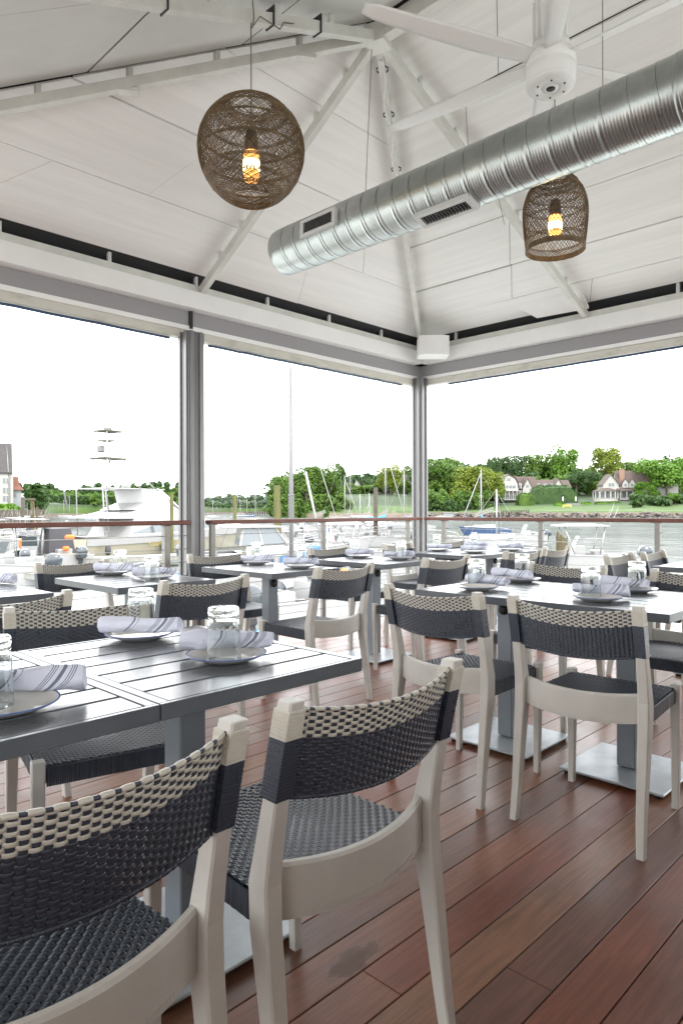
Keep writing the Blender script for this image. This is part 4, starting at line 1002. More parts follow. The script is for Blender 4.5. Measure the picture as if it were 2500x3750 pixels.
to = bpy.data.objects.new('tmp', cu); COL.objects.link(to); dg = bpy.context.evaluated_depsgraph_get(); me = bpy.data.meshes.new_from_object(to.evaluated_get(dg)); bpy.data.objects.remove(to)
for v in me.vertices: v.co = (5.3+v.co.x*.95, -2.80-.05*v.co.y-.0-v.co.z, .60+v.co.y*.62)
me.materials.clear(); me.materials.append(M['gold']); e = bpy.data.objects.new('name_lettering', me); COL.objects.link(e); e.parent = yb
# --- small craft
def wp(u, v): p = onz(u, v, WZ); return Vector((p.x, p.y, WZ))
center_console(wp(95, 2108), heading(.9, -.35), 6.8, 'white motorboat with beige bench and grey outboard at the far left')
b = center_console(wp(285, 2092), heading(.55, -.6), 6.2, 'white motorboat with black console cover and orange float', top=False)
mb = MB(); mb.loft([[(1.7, -.75, .8), (3.2, -.75, .8), (3.2, .75, .8), (1.7, .75, .8)], [(2.0, -.6, 2.2), (2.9, -.6, 2.2), (2.9, .6, 2.2), (2.0, .6, 2.2)]]); mb.build('console_cover', M['blackc'], b)
mb = MB(); mb.box((1.1, -.1, 1.75), (.25, .5, .26), bev=.08); mb.box((1.1, .1, 1.15), (.25, .35, .26), bev=.08); mb.build('float', M['orange'], b)
mb = MB(); p = wp(52, 2060); mb.box((0, 0, 0), (.22, .34, .62), bev=.1); o = mb.build('life_jacket', M['orange']); o.location = ond(78, 1992, 38); tag(o, 'orange life jacket hanging under the left boat canopy', 'life jacket')
center_console(wp(165, 2138), heading(.1, -1), 4.6, 'low white dinghy floating below the left motorboats', top=False, grp='dinghies')
center_console(wp(215, 1990), heading(.2, -1), 7.5, 'white motorboat with rod holders seen beyond the black covered boat')
center_console(wp(70, 1998), heading(.2, -1), 8, 'white canopied motorboat behind the far left boats')
# cabin cruiser behind the column
def cruiser(pos, ang, Lh, label, stripe='blue'):
    b = boat('cabin_cruiser', label, 'boat', pos, ang, 'cabin cruisers'); B = Lh*.33; mb = MB(); hull(mb, Lh, B, 1.0, inner=(.03, .30)); mb.build('hull', [M['hull'], M['hull'], M['well']], b)
    slab(b, [(Lh*.32, .95), (Lh*.82, 1.15), (Lh*.62, 1.55), (Lh*.32, 1.5)], B*.38, B*.30, 'trunk_cabin', M['hull'])
    slab(b, [(Lh*.28, 1.4), (Lh*.58, 1.5), (Lh*.50, 2.25), (Lh*.30, 2.25)], B*.36, B*.31, 'wheelhouse_glazing', M['tint'])
    mb = MB(); mb.box((Lh*.36, 0, 2.32), (Lh*.36, B*.78, .10), bev=.04)
    for s in (-1, 1):
        for x, x2 in ((.285, .305), (.42, .40), (.58, .50)): mb.bar((Lh*x, s*B*.365, 1.4), (Lh*x2, s*B*.315, 2.3), .10, .07)
    mb.build('hardtop', M['hull'], b)
    for s in (-1, 1):
        for x0, x1 in ((.08, .27), (.33, .48), (.52, .66)):
            mb = MB(); z0, z1 = .45, .85; mb.add([(Lh*x0, s*(B/2+.015)*.985, z0), (Lh*x1, s*(B/2+.015)*.985, z0), (Lh*x1, s*(B/2+.035), z1), (Lh*x0, s*(B/2+.035), z1)], [[0, 1, 2, 3]]); mb.build('hull_panel', M[stripe], b)
    mb = MB()
    for s in (-1, 1): mb.tube([(Lh*.6, s*B*.42, 1.15), (Lh*.64, s*B*.42, 1.6), (Lh*.85, s*B*.25, 1.85), (Lh*.99, 0, 1.95)], .02, 5)
    mb.build('bow_rail', M['mast'], b); outboard(b, -.4, z=.9); outboard(b, .4, z=.9)
    return b
cruiser(wp(700, 2100), heading(.30, 1), 8.2, 'white cabin cruiser with blue side panels just right of the left column')
center_console(wp(1420, 2070), heading(.25, -1), 7.2, 'white canopied motorboat behind the chairs left of the corner column')
center_console(wp(1235, 2055), heading(.2, -1), 6.4, 'white motorboat with navy seat under the two flags', top=False)
center_console(wp(1500, 2000), heading(.2, -1), 8, 'white canopied motorboat beside the corner column')
center_console(wp(1240, 1955), heading(.3, 1), 8, 'white motorboat moored near the dark piling', top=True)
center_console(wp(1415, 1962), heading(-.3, -1), 9, 'white motorboat on a mooring left of the corner column', top=False)
center_console(wp(1120, 1966), heading(.1, 1), 9.5, 'long low white launch on the open water', top=False)
b = center_console(wp(2330, 2095), heading(.1, -1), 7.0, 'canopied motorboat behind the far right chairs', topmat='hull')
center_console(wp(1838, 2010), heading(.2, -1), 5.5, 'small white skiff behind the blue hulled sailboat', top=False)
cruiser(wp(1700, 1908), heading(.1, -1), 11, 'white motor yacht at the foot of the far gangway', 'grey')
cruiser(wp(250, 1935), heading(.1, 1), 12, 'white flybridge boat far behind the left motorboats', 'navy')
center_console(wp(360, 1912), heading(.1, 1), 12, 'low white boat far off just above the handrail', top=False)
for u, v, a_, L_, lab, tp in ((165, 1968, -1, 8, 'white canopied motorboat second row behind the far left boats', True), (20, 1948, 1, 9, 'white motorboat third row at the left edge under the handrail', True), (330, 2020, -1, 6.5, 'white motorboat tucked under the stern of the yacht', False), (860, 1985, 1, 7, 'white motorboat beside the slim green piling', False), (1010, 1948, 1, 9, 'low white launch beyond the thick green piling', False), (1330, 1992, -1, 7.5, 'white canopied motorboat just left of the dark piling', True), (1150, 2020, 1, 5, 'white skiff left of the larger flag', False), (1990, 1992, -1, 4.5, 'small white tender left of the broken piling', False)):
    center_console(wp(u, v), heading(.25*a_, a_), L_, lab, top=tp)
# --- sailboats
def sailboat(pos, ang, Lh, mh, label, hm='hull', cover=None, jib=True, spreader=.55, mr_=.07, boot='antifoul', grp='sailboats', mm='mast'):
    b = boat('sailboat', label, 'sailboat', pos, ang, grp); B = Lh*.30; mb = MB(); hull(mb, Lh, B, .85, 0, 1, fore=1.25, rake=Lh*.10, depth=.3); mb.build('hull', [M[hm], M[boot]], b)
    slab(b, [(Lh*.28, .86), (Lh*.74, .95), (Lh*.66, 1.25), (Lh*.28, 1.30)], B*.30, B*.24, 'coachroof', M['hull'])
    mx_ = Lh*.56; mb = MB(); mb.tube([(mx_, 0, .9), (mx_, 0, mh)], [mr_, mr_*.75], 8); zs = .9+(mh-.9)*spreader
    mb.tube([(mx_, -B*.32, zs), (mx_, B*.32, zs)], .022, 5); mb.tube([(mx_, -B*.3, zs), (mx_, 0, mh*.99)], .008, 4); mb.tube([(mx_, B*.3, zs), (mx_, 0, mh*.99)], .008, 4); mb.tube([(mx_, -B*.45, .95), (mx_, -B*.32, zs)], .008, 4); mb.tube([(mx_, B*.45, .95), (mx_, B*.32, zs)], .008, 4)
    mb.tube([(0.05, 0, .9), (mx_, 0, mh*.99)], .008, 4); mb.build('mast', M[mm], b)
    mb = MB(); mb.tube([(mx_-.1, 0, 1.9), (Lh*.10, 0, 1.85)], .05, 6); bo = mb.build('boom', M['mast'], b)
    if cover: m2 = MB(); m2.tube([(mx_-.05, 0, 2.55), (mx_-.12, 0, 2.1), (mx_-.8, 0, 2.02), (Lh*.12, 0, 1.93)], [.07, .22, .17, .09], 8); m2.build('sail_cover', M[cover], bo)
    mb = MB(); mb.tube([(Lh*.985, 0, 1.05), (mx_+.1, 0, mh*.93)], [.065, .035] if jib else [.01, .01], 6); mb.build('furled_jib', M['hull'], b)
    return b
sailboat(wp(1862, 1958), heading(-.15, -1)+0, 6.6, 8.3, 'blue hulled sailboat with bright blue sail cover and red boot line', 'navy', 'bright_blue')
# mast placed by height for the near dinghy
_h = heading(.25, 1); sailboat(wp(1066, 2262)-Vector((cos(_h), sin(_h), 0))*(4.6*.56), _h, 4.6, 7.34, 'small sailboat right under the deck edge, its pale mast tallest of all', 'hull', None, jib=False, spreader=.42, mr_=.068, boot='hull', mm='mastgrey')
def msail(u, vw, vt, L_, lab, hm='hull', cover=None, ang=None, jib=True):
    p = wp(u, vw); d = 3.146*2500/(vw-H(u)); mh = 3.146+(H(u)-vt)/2500*d
    a = heading(.3, 1) if ang is None else ang; f = Vector((cos(a), sin(a), 0)); p = p-f*(L_*.56)
    return sailboat(p, a, L_, mh, lab, hm, cover, jib)
msail(935, 1925, 1640, 9.5, 'distant sailboat with navy sail cover between the two green pilings', 'hull', 'navy', jib=False)
msail(1282, 1935, 1570, 10, 'sailboat with very tall mast in front of the white hillside house', jib=False)
msail(1262, 1922, 1742, 8, 'sailboat with raked mast left of the tallest hillside mast')
msail(1411, 1938, 1634, 9, 'sailboat with furled jib just right of the dark piling', 'hull', 'bright_blue', heading(.3, 1))
msail(1479, 1945, 1722, 8.5, 'sailboat with navy sail cover beside the corner column', 'hull', 'navy', heading(-.3, -1), jib=False)
msail(1318, 1930, 1808, 7, 'small sailboat with short mast in front of the clipped hedge', jib=False)
msail(1352, 1930, 1806, 7.2, 'small sailboat with short mast just left of the dark piling', jib=False)
msail(1817, 2015, 1792, 6, 'small sailboat whose mast crosses the blue sail cover', jib=False)
for u, vt in ((880, 1830), (905, 1828), (520, 1820), (235, 1830), (255, 1815), (780, 1830)):
    msail(u, 1898, vt, 8, {880: 'faint small mast beside the left green piling', 905: 'faint small mast left of the navy covered sailboat', 520: 'thin mast seen behind the yacht bridge', 235: 'thin leaning mast far left of the yacht', 255: 'slender mast before the far left trees', 780: 'thin brown mast by the left column'}[u], jib=False)
# leaning spar of a sailboat close by
mb = MB(); mb.tube([ond(1119, 1727, 34), ond(1172, 1975, 34)], .055, 7); o = mb.build('spar', M['mast']); tag(o, 'white leaning spar right of the tall pale mast', 'spar')
# --- pilings, docks
def piling(u0, u1, vt, vw, m_, label, broken=False, zt=None):
    um = (u0+u1)/2; d = 3.146*2500/(vw-H(um)); r = (u1-u0)/2/2500*d; p = ond(um, vt, d); n = 14
    mb = MB(); secs = []
    for i in range(9):
        z = -3.5+(p.z+3.5)*i/8; q = []
        for k in range(n):
            a = 2*pi*k/n; rr = r*(1+.06*noise.noise(Vector((cos(a)*1.3, sin(a)*1.3, z*.8+um))))
            zz = z+(( -.9*abs(sin(a*1.5+1))-.25*(k % 3)) if broken and i == 8 else 0); q.append((p.x+rr*cos(a), p.y+rr*sin(a), zz))
        secs.append(q)
    mb.loft(secs, sm=False)
    o = mb.build('piling', M[m_]); tag(o, label, 'piling', 'mooring pilings'); return o
piling(853, 867, 1811, 1950, 'pile_green', 'slim yellow green piling standing farther off right of the left column')
piling(1003, 1026, 1777, 2050, 'pile_green', 'thick yellow green piling rising behind the tall pale mast')
piling(1026, 1030, 1840, 2058, 'pile_brown', 'thin brown pole against the thick green piling')
piling(1367, 1383, 1785, 2000, 'pile_dark', 'dark piling in front of the clipped hedge')
piling(2034, 2076, 1934, 2120, 'pile_brown', 'broken topped piling with weed in the open water', True)
piling(623, 636, 1806, 2025, 'pile_green', 'yellow green piling between the yacht and the left column')
piling(594, 601, 1830, 1960, 'pile_dark', 'short dark piling behind the yacht bow')
piling(78, 90, 1824, 1965, 'pile_dark', 'dark dock piling left of the brown one, far left')
piling(113, 127, 1824, 1968, 'pile_brown', 'brown dock piling with crossbar, far left')
piling(132, 139, 1856, 1955, 'pile_brown', 'short brown piling beside the crossbar, far left')
mb = MB(); mb.bar(ond(84, 1828, 82), ond(130, 1828, 82), .25, .2); o = mb.build('dock_crossbar', M['pile_dark']); tag(o, 'dark crossbar resting on two dock pilings at far left', 'beam')
def dock(name, label, a, b, w, z, m_, h=.22):
    mb = MB(); A_, B_ = Vector((a.x, a.y, z)), Vector((b.x, b.y, z)); mb.bar(A_, B_, w, h); n = int((B_-A_).length/.16); t = (B_-A_).normalized(); x = t.cross(Vector((0, 0, 1)))
    for i in range(min(n, 260)): c = A_+(B_-A_)*((i+.5)/min(n, 260)); mb.bar(c-x*(w/2+.02)+Vector((0, 0, h/2+.015)), c+x*(w/2+.02)+Vector((0, 0, h/2+.015)), .135, .03)
    o = mb.build(name, M[m_]); tag(o, label, 'dock'); return o
dock('floating_dock', 'pale floating dock under the deck edge seen between the chairs', onz(640, 2235, -1.6), onz(1560, 2125, -1.6), 2.4, -1.62, 'dock_blue')
dock('floating_dock', 'grey finger dock crossing the water at lower left', onz(420, 2305, -1.7), onz(760, 2262, -1.7), .7, -1.75, 'dock')
dock('floating_dock', 'wooden dock alongside the big white yacht', onz(180, 2050, -1.4), onz(720, 2030, -1.4), 1.6, -1.5, 'dock')
dock('floating_dock', 'white finger dock between the left motorboats', onz(40, 2088, -1.5), onz(300, 2120, -1.5), .8, -1.6, 'dock')
# craft right under the deck
for (u, v, an, L_, lab) in ((960, 2335, heading(.8, 1), 3.6, 'white dinghy nearest the deck edge between the chairs'), (1060, 2305, heading(.2, 1), 3.8, 'white dinghy beside the bright blue cover'), (1250, 2190, heading(.6, 1), 5.4, 'white motorboat under the far row of tables'), (720, 2290, heading(.3, 1), 3.4, 'white tender by the foot of the left column'), (1560, 2150, heading(.4, 1), 5.5, 'white motorboat behind the corner table'), (1790, 2120, heading(.4, -1), 5.0, 'white boat stern below the corner column knob'), (560, 2195, heading(.4, 1), 5.2, 'white boat with blue boot line behind the small left table')):
    b = center_console(wp(u, v), an, L_, lab, top=False, grp='dinghies')
mb = MB(); mb.box((0, 0, 0), (1.5, .8, .25), bev=.1); o = mb.build('boat_cover', M['bright_blue']); o.location = onz(1052, 2322, -1.3); o.rotation_euler = (0, 0, ang); tag(o, 'bright blue cover lying below the deck edge', 'cover')
mb = MB(); mb.box((0, 0, 0), (.26, .2, .24), bev=.06); o = mb.build('boat_cushion', M['orange']); o.location = ond(1260, 2095, 22); tag(o, 'orange cushion seen under the middle table', 'cushion')
mb = MB(); mb.box((0, 0, 0), (.75, .5, .35), bev=.08); o = mb.build('seat_cushion', M['blue']); o.location = ond(1150, 2013, 30); tag(o, 'navy boat seat below the smaller flag', 'seat')
# flags
def flag(u, v0, d, h, label):
    p = ond(u, v0, d); r = empty('flag', label, 'flag', tuple(p), RA)
    mb = MB(); mb.tube([(0, 0, -2.2), (0, 0, h*.1)], .018, 6); mb.build('staff', M['fwhite'], r)
    mb = MB(); w = h*.62
    for k in range(13):
        def f(a, b_, k=k): zz = -h*(.02)-a*h*.9; x = (k+b_)/13*w*(.45+.55*a); return (x*1.0, .05*sin(a*6+x*4), zz-x*.35)
        n0 = len(mb.f); mb.grid(f, 8, 1)
        for i in range(8):
            mb.m[n0+i] = 2 if (i < 3 and k < 7) else (0 if k % 2 == 0 else 1)
    mb.build('cloth', [M['red'], M['fwhite'], M['fblue']], r)
flag(1198, 1930, 30, .62, 'larger striped flag with blue canton hanging from a boat staff')
flag(1113, 1915, 60, .75, 'smaller distant striped flag left of the larger one')
# landing net
mb = MB(); c = ond(1664, 1974, 26); mb.tube([c+RT*.13*cos(a)+UP*.20*sin(a) for a in [2*pi*i/18 for i in range(19)]], .012, 5); mb.tube([c-UP*.20, c-UP*1.2], .014, 5)
for k in range(-3, 4): mb.tube([c+RT*(k*.035)+UP*.18, c+RT*(k*.03)-UP*.19], .003, 3); mb.tube([c-RT*.12+UP*(k*.05), c+RT*.12+UP*(k*.05)], .003, 3)
o = mb.build('landing_net', M['cord']); tag(o, 'dark hooped landing net upright behind the corner table', 'net')
# ================================================================ trees and woods
def crown_mesh(mb, c, R, n, leaf, seed, mi=0, squash=.8):
    rg = random.Random(seed); cl = []
    for i in range(14):
        a = rg.uniform(0, 2*pi); e = rg.uniform(-.75, 1); rr = rg.uniform(.35, .78); cl.append((Vector((cos(a)*rr*sqrt(max(0, 1-e*e*.7)), sin(a)*rr*sqrt(max(0, 1-e*e*.7)), e*.72)), rg.uniform(.26, .48)))
    cl.append((Vector((0, 0, 0)), .6))
    vs, fs = [], []
    for i in range(n):
        q, r = cl[int(rg.random()**1.1*len(cl)) % len(cl)]; d = Vector((rg.gauss(0, 1), rg.gauss(0, 1), rg.gauss(0, 1))).normalized()
        if d.z < -.6: d.z = -d.z
        p = q+d*r*rg.uniform(.72, 1.06); p = Vector((p.x*R, p.y*R, p.z*R*squash))+c
        nn = (d+Vector((rg.uniform(-1, 1), rg.uniform(-1, 1), rg.uniform(-.5, 1.2)))*.75).normalized(); u = nn.orthogonal().normalized()
        u.rotate(Matrix.Rotation(rg.uniform(0, 6.28), 3, nn)); w = nn.cross(u); s = leaf*rg.uniform(.6, 1.3); b = len(vs)
        vs += [p-u*s, p-w*s*.6, p+u*s, p+w*s*.6]; fs.append([b, b+1, b+2, b+3])
    mb.add(vs, fs, mi)
def trunk_mesh(mb, h, r, seed, R):
    rg = random.Random(seed); mb.tube([(0, 0, -1), (.1*r, 0, h*.5), (0, .2*r, h)], [r*1.15, r*.85, r*.6], 8)
    for i in range(6):
        a = rg.uniform(0, 6.28); L_ = R*rg.uniform(.5, .85); z = h*rg.uniform(.55, 1); mb.tube([(0, 0, z), (cos(a)*L_*.5, sin(a)*L_*.5, z+L_*.45), (cos(a)*L_*.85, sin(a)*L_*.85, z+L_*.9)], [r*.45, r*.28, r*.08], 5)
protos = []
for s in range(4):
    m1 = MB(); crown_mesh(m1, Vector((0, 0, .56)), .40, 5200, .024, 20+s, squash=1.15 if s != 2 else 1.3); m2 = MB(); trunk_mesh(m2, .42, .022, s, .42); protos.append((m1.mesh('crown', M['leaf_mid']), m2.mesh('trunk', M['bark'])))
_cm = {}
def tree(u, d, vt, wpx, lm, label, k=0, base=None, vb=None):
    gz = ground_z(u, d); top = CAMZ+(H(u)-vt)/2500*d; hh = top-gz; w = wpx/2500*d
    p = ond(u, 1870, d); t = empty('tree', label, 'tree', (p.x, p.y, gz), (u*.7) % 6.28, 'shoreline trees')
    key = (k, lm)
    if key not in _cm: me = protos[k][0].copy(); me.materials[0] = M[lm]; _cm[key] = me
    for nm, me in (('crown', _cm[key]), ('trunk', protos[k][1])):
        o = bpy.data.objects.new(nm, me); COL.objects.link(o); o.parent = t; o.scale = (w/.80, w/.80, hh/1.03)
    return t
TR = [  # u, d, v top, width px, leaf, label, proto
 (1045, 330, 1722, 110, 'leaf_mid', 'round green tree at the left end of the wooded point', 0),
 (1120, 325, 1700, 170, 'leaf_mid', 'broad green tree on the wooded point behind the leaning spar', 1),
 (1195, 335, 1705, 130, 'leaf_mid', 'green tree at the right of the wooded point', 2),
 (1240, 400, 1690, 70, 'leaf_dark', 'tall dark tree with flat top leaning right over the point', 3),
 (1335, 430, 1728, 75, 'leaf_dark', 'dark tree behind the clipped hedge on the hill', 1),
 (1430, 380, 1705, 115, 'leaf_yellow', 'yellow green tree with bare trunk before the stone house', 2),
 (1520, 400, 1690, 90, 'leaf_mid', 'green tree just left of the corner column', 0),
 (1625, 350, 1650, 180, 'leaf_mid', 'tall green tree just right of the corner column', 0),
 (1570, 380, 1700, 120, 'leaf_mid', 'green tree partly hidden by the corner column', 3),
 (1720, 335, 1700, 170, 'leaf_yellow', 'yellow green tree behind the blue sailboat mast', 1),
 (1790, 345, 1725, 110, 'leaf_yellow', 'yellow green tree touching the gambrel roofed house', 2),
 (1775, 420, 1676, 70, 'leaf_dark', 'dark tree poking up behind the sailboat mast', 3),
 (1822, 430, 1672, 34, 'leaf_dark', 'thin dark tree just left of the gambrel roofed house', 2),
 (1885, 440, 1658, 120, 'leaf_dark', 'dark green tree above the gambrel roof', 1),
 (1968, 440, 1645, 120, 'leaf_mid', 'mid green tree behind the long brown roof', 0),
 (2060, 430, 1638, 140, 'leaf_bright', 'bright green tree between the two houses', 2),
 (2110, 385, 1712, 95, 'leaf_dark', 'dark conical tree left of the porch house', 3),
 (2165, 390, 1712, 80, 'leaf_dark', 'second dark tree beside the porch house gable', 0),
 (2220, 440, 1630, 150, 'leaf_yellow', 'tall airy yellow green tree above the porch house', 1),
 (2325, 450, 1685, 110, 'leaf_mid', 'green tree behind the brick chimney', 2),
 (2440, 345, 1652, 210, 'leaf_bright', 'large bright green tree hiding the porch house wing', 0),
 (2370, 340, 1760, 100, 'leaf_bright', 'lower bright green tree in front of the porch house wing', 1),
 (2460, 318, 1802, 62, 'leaf_bright', 'small young tree with pale trunk on the right lawn', 3),
 (185, 430, 1792, 70, 'leaf_mid', 'yellowish green tree far left behind the pilings', 1),
 (262, 400, 1800, 80, 'leaf_mid', 'light green tree left of the yacht tower', 2),
]
for T_ in TR: tree(T_[0], T_[1], T_[2], T_[3], T_[4], T_[5], T_[6])
def wood(label, lm, rows, seed, leaf, name='woods'):
    rg = random.Random(seed); mb = MB()
    for (u0, u1, step, d, vtf, n) in rows:
        u = u0
        while u < u1:
            dd = (d(u) if callable(d) else d)+rg.uniform(-1, 1)*(3 if callable(d) else 12); gz = ground_z(u, dd); top = CAMZ+(H(u)-vtf(u)-rg.uniform(-9, 9))/2500*dd; hh = max(4, top-gz); R = max(step/2500*dd*.85, hh*.28)
            p = ond(u, 1870, dd); crown_mesh(mb, Vector((p.x, p.y, gz+hh*.58)), R, n, leaf, rg.random(), squash=hh*.50/R); mb.tube([(p.x, p.y, gz-1), (p.x, p.y, gz+hh*.6)], [.5, .3], 5, mi=1)
            crown_mesh(mb, Vector((p.x, p.y, gz+hh*.25)), R*.9, n//3, leaf, rg.random(), squash=.6)
            u += step*rg.uniform(.7, 1.2)
    o = mb.build(name, [M[lm], M['bark']], None, kind='stuff'); return o
wood('', 'leaf_dark', [(60, 700, 24, 470, lambda u: 1784 if u < 220 else (1802 if u < 300 else (1780 if u < 520 else 1766)), 800)], 5, 1.1)
wood('', 'leaf_mid', [(130, 700, 26, 430, lambda u: 1812 if u < 400 else 1797, 800)], 8, 1.0)
wood('', 'leaf_hazed', [(660, 1060, 26, 1000, lambda u: 1818+6*sin(u*.05), 700), (680, 1100, 24, 940, lambda u: 1838, 500)], 9, 2.0)
wood('', 'leaf_dark', [(1040, 1600, 46, 460, lambda u: 1745 if u > 1270 else 1735, 700), (1560, 2560, 60, 480, lambda u: 1700+14*sin(u*.03), 800)], 10, 1.2)
wood('', 'leaf_mid', [(1000, 1250, 26, 318, lambda u: 1812, 600), (1560, 1800, 40, 322, lambda u: 1800, 500)], 12, .7, name='undergrowth')
wood('', 'leaf_mid', [(1015, 1290, 16, 307, lambda u: 1846+6*sin(u*.08), 350)], 41, .6, name='undergrowth')
wood('', 'leaf_dark', [(2330, 2600, 34, 322, lambda u: 1812, 500), (1560, 1720, 22, 308, lambda u: 1838, 300), (118, 192, 7, lambda u: shore(u)+7, lambda u: 1846, 300), (190, 1010, 14, lambda u: shore(u)+9, lambda u: 1853+5*sin(u*.07) if u < 660 else 1862, 280)], 43, .9, name='undergrowth')
wood('', 'leaf_mid', [(1000, 1260, 30, 345, lambda u: 1768, 700), (1250, 1560, 34, 402, lambda u: 1772, 600), (1560, 1850, 40, 352, lambda u: 1775, 700), (1925, 2200, 44, 402, lambda u: 1752, 700), (2330, 2600, 50, 372, lambda u: 1745, 700)], 31, .9)
wood('', 'leaf_dark', [(1250, 1560, 34, 425, lambda u: 1755, 500), (1700, 1860, 34, 400, lambda u: 1745, 500), (1930, 2190, 40, 425, lambda u: 1738, 600), (2400, 2620, 46, 400, lambda u: 1735, 600)], 32, .9)
wood('', 'leaf_mid', [(120, 700, 24, 385, lambda u: 1822+8*sin(u*.06), 700), (60, 700, 26, 368, lambda u: 1850, 400)], 33, .9)
# hedges
def hedge(u0, u1, d, vt, lm, label, th=4, vb=None):
    mb = MB(); rg = random.Random(u0); N = max(6, int((u1-u0)/6)); n = 420
    a, b = ond(u0, 1870, d), ond(u1, 1870, d); vs, fs = [], []
    Lh = (b-a).length
    for i in range(int(Lh*60)):
        t = rg.random(); u = u0+(u1-u0)*t; gz = ground_z(u, d); top = CAMZ+(H(u)-vt)/2500*d; edge = min(1, .35+1.5*sqrt(min(t, 1-t)))*(1+.12*noise.noise(Vector((u*.05, u0, 0))))
        z = gz+(top-gz)*edge*(1-rg.random()**2*.98); p = ond(u, 1870, d)+FW*rg.uniform(-th/2, th/2)*(.6 if z > top-1 else 1); p.z = z+.35*noise.noise(Vector((u*.06, z*.3, 0)))
        nn = Vector((rg.gauss(0, 1), rg.gauss(0, 1), rg.gauss(0, 1))).normalized(); uu = nn.orthogonal().normalized(); w = nn.cross(uu); s = rg.uniform(.3, .6); k = len(vs)
        vs += [p-uu*s, p-w*s*.7, p+uu*s, p+w*s*.7]; fs.append([k, k+1, k+2, k+3])
    mb.add(vs, fs)
    core = []
    for i in range(N+1):
        t = i/N; u = u0+(u1-u0)*t; gz = ground_z(u, d); top = CAMZ+(H(u)-vt)/2500*d; e_ = min(1, .35+1.5*sqrt(min(t, 1-t)))*(1+.12*noise.noise(Vector((u*.05, u0, 0)))); p = ond(u, 1870, d); zt = gz+(top-gz)*e_*.93+.25*noise.noise(Vector((u*.1, 0, 0)))
        core.append([(p.x+FW.x*a_, p.y+FW.y*a_, z_) for a_, z_ in ((-th*.42, gz-1), (-th*.42, zt-.7), (-th*.2, zt), (th*.2, zt), (th*.42, zt-.7), (th*.42, gz-1))])
    mb.loft(core)
    o = mb.build('hedge', M[lm]); tag(o, label, 'hedge', 'hedges'); return o
hedge(1268, 1380, 372, 1823, 'leaf_bright', 'clipped bright hedge on the hill left of the dark piling')
hedge(1450, 1545, 366, 1838, 'leaf_mid', 'clipped hedge beside the corner column')
hedge(1585, 1650, 345, 1842, 'leaf_dark', 'low dark hedge right of the corner column')
hedge(1690, 1818, 340, 1842, 'leaf_dark', 'low dark hedge behind the gangway')
hedge(1893, 1950, 340, 1806, 'leaf_mid', 'lower left end of the big hedge below the gambrel house', 8)
hedge(1935, 2105, 350, 1778, 'leaf_dark', 'big rounded hedge in front of the long brown roof', 10)
hedge(2028, 2064, 336, 1842, 'leaf_bright', 'small flowering hedge left of the pool terrace')
hedge(2126, 2160, 336, 1840, 'leaf_bright', 'small hedge right of the pool terrace')
hedge(2178, 2268, 334, 1838, 'leaf_mid', 'low hedge under the round porch')
hedge(2320, 2400, 330, 1832, 'leaf_bright', 'bushes at the foot of the large right tree')
hedge(-120, 70, 122, 1851, 'leaf_bright', 'bright clipped hedge in front of the far left house', 2)
# ================================================================ houses
def face_frame(u, d, yaw):      # local x along the facade to the right in view, local y away from viewer
    p = ond(u, 1870, d); return Vector((p.x, p.y, 0)), RA+yaw
def win(par, x, y, z, w, h, sash=True):
    mb = MB(); mb.box((x, y-.04, z), (w, .08, h)); a = mb.build('window', M['siding'], par); m2 = MB(); m2.box((x-w*.23, y-.09, z), (w*.40, .03, h*.84)); m2.box((x+w*.23, y-.09, z), (w*.40, .03, h*.84)); m2.build('pane', M['winglass'], a)
def gable_box(par, x0, x1, y0, y1, z0, ze, zr, axis='x', wall='siding', roof='roofing', eave=.4):
    mb = MB(); mb.box(((x0+x1)/2, (y0+y1)/2, (z0+ze)/2), (x1-x0, y1-y0, ze-z0))
    if axis == 'y':
        xm = (x0+x1)/2; mb.loft([[(x0, y, ze), (x1, y, ze), (xm, y, zr)] for y in (y0, y1)])
    else:
        ym = (y0+y1)/2; mb.loft([[(x, y0, ze), (x, y1, ze), (x, ym, zr)] for x in (x0, x1)])
    w = mb.build('wall', M[wall], par); mb = MB(); th = .25
    if axis == 'y':
        s = (zr-ze)/((x1-x0)/2)
        for sg in (-1, 1):
            xa = xm+sg*((x1-x0)/2+eave); mb.loft([[(xm, y, zr+.05), (xa, y, zr+.05-s*abs(xa-xm)), (xa, y, zr+.05+th-s*abs(xa-xm)), (xm, y, zr+.05+th)] for y in (y0-eave, y1+eave)])
    else:
        s = (zr-ze)/((y1-y0)/2)
        for sg in (-1, 1):
            ya = ym+sg*((y1-y0)/2+eave); mb.loft([[(x, ym, zr+.05), (x, ya, zr+.05-s*abs(ya-ym)), (x, ya, zr+.05+th-s*abs(ya-ym)), (x, ym, zr+.05+th)] for x in (x0-eave, x1+eave)])
    mb.build('roof', M[roof], par); return w
# gambrel house: facade u 1820..1905 ; d 360
d = 362; P0, r0 = face_frame(1862, d, .25); A_ = empty('house', 'white gambrel roofed house with columned porch and long brown roofs', 'house', tuple(P0), r0, 'houses on the far shore')
pz = lambda v, d=d: CAMZ+(1867.8-v)/2500*d
zg, z1_, z2_, z3_ = pz(1837), pz(1797), pz(1768), pz(1739)
mb = MB(); hw = 5.8; G = [(-hw, z1_), (-hw*.86, z2_), (-hw*.62, pz(1752)), (0, z3_), (hw*.62, pz(1752)), (hw*.86, z2_), (hw, z1_)]
mb.loft([[(x, y, z) for x, z in [(-hw, zg)]+G+[(hw, zg)]] for y in (0, 9)]); mb.build('wall', M['siding'], A_)
mb = MB()
for (a0, b0), (a1, b1) in zip(G, G[1:]): mb.loft([[(a0*1.07, y, b0+.1), (a1*1.07, y, b1+.1), (a1*1.07, y, b1+.4), (a0*1.07, y, b0+.4)] for y in (-.5, 9.3)])
mb.build('roof', M['roofing'], A_)
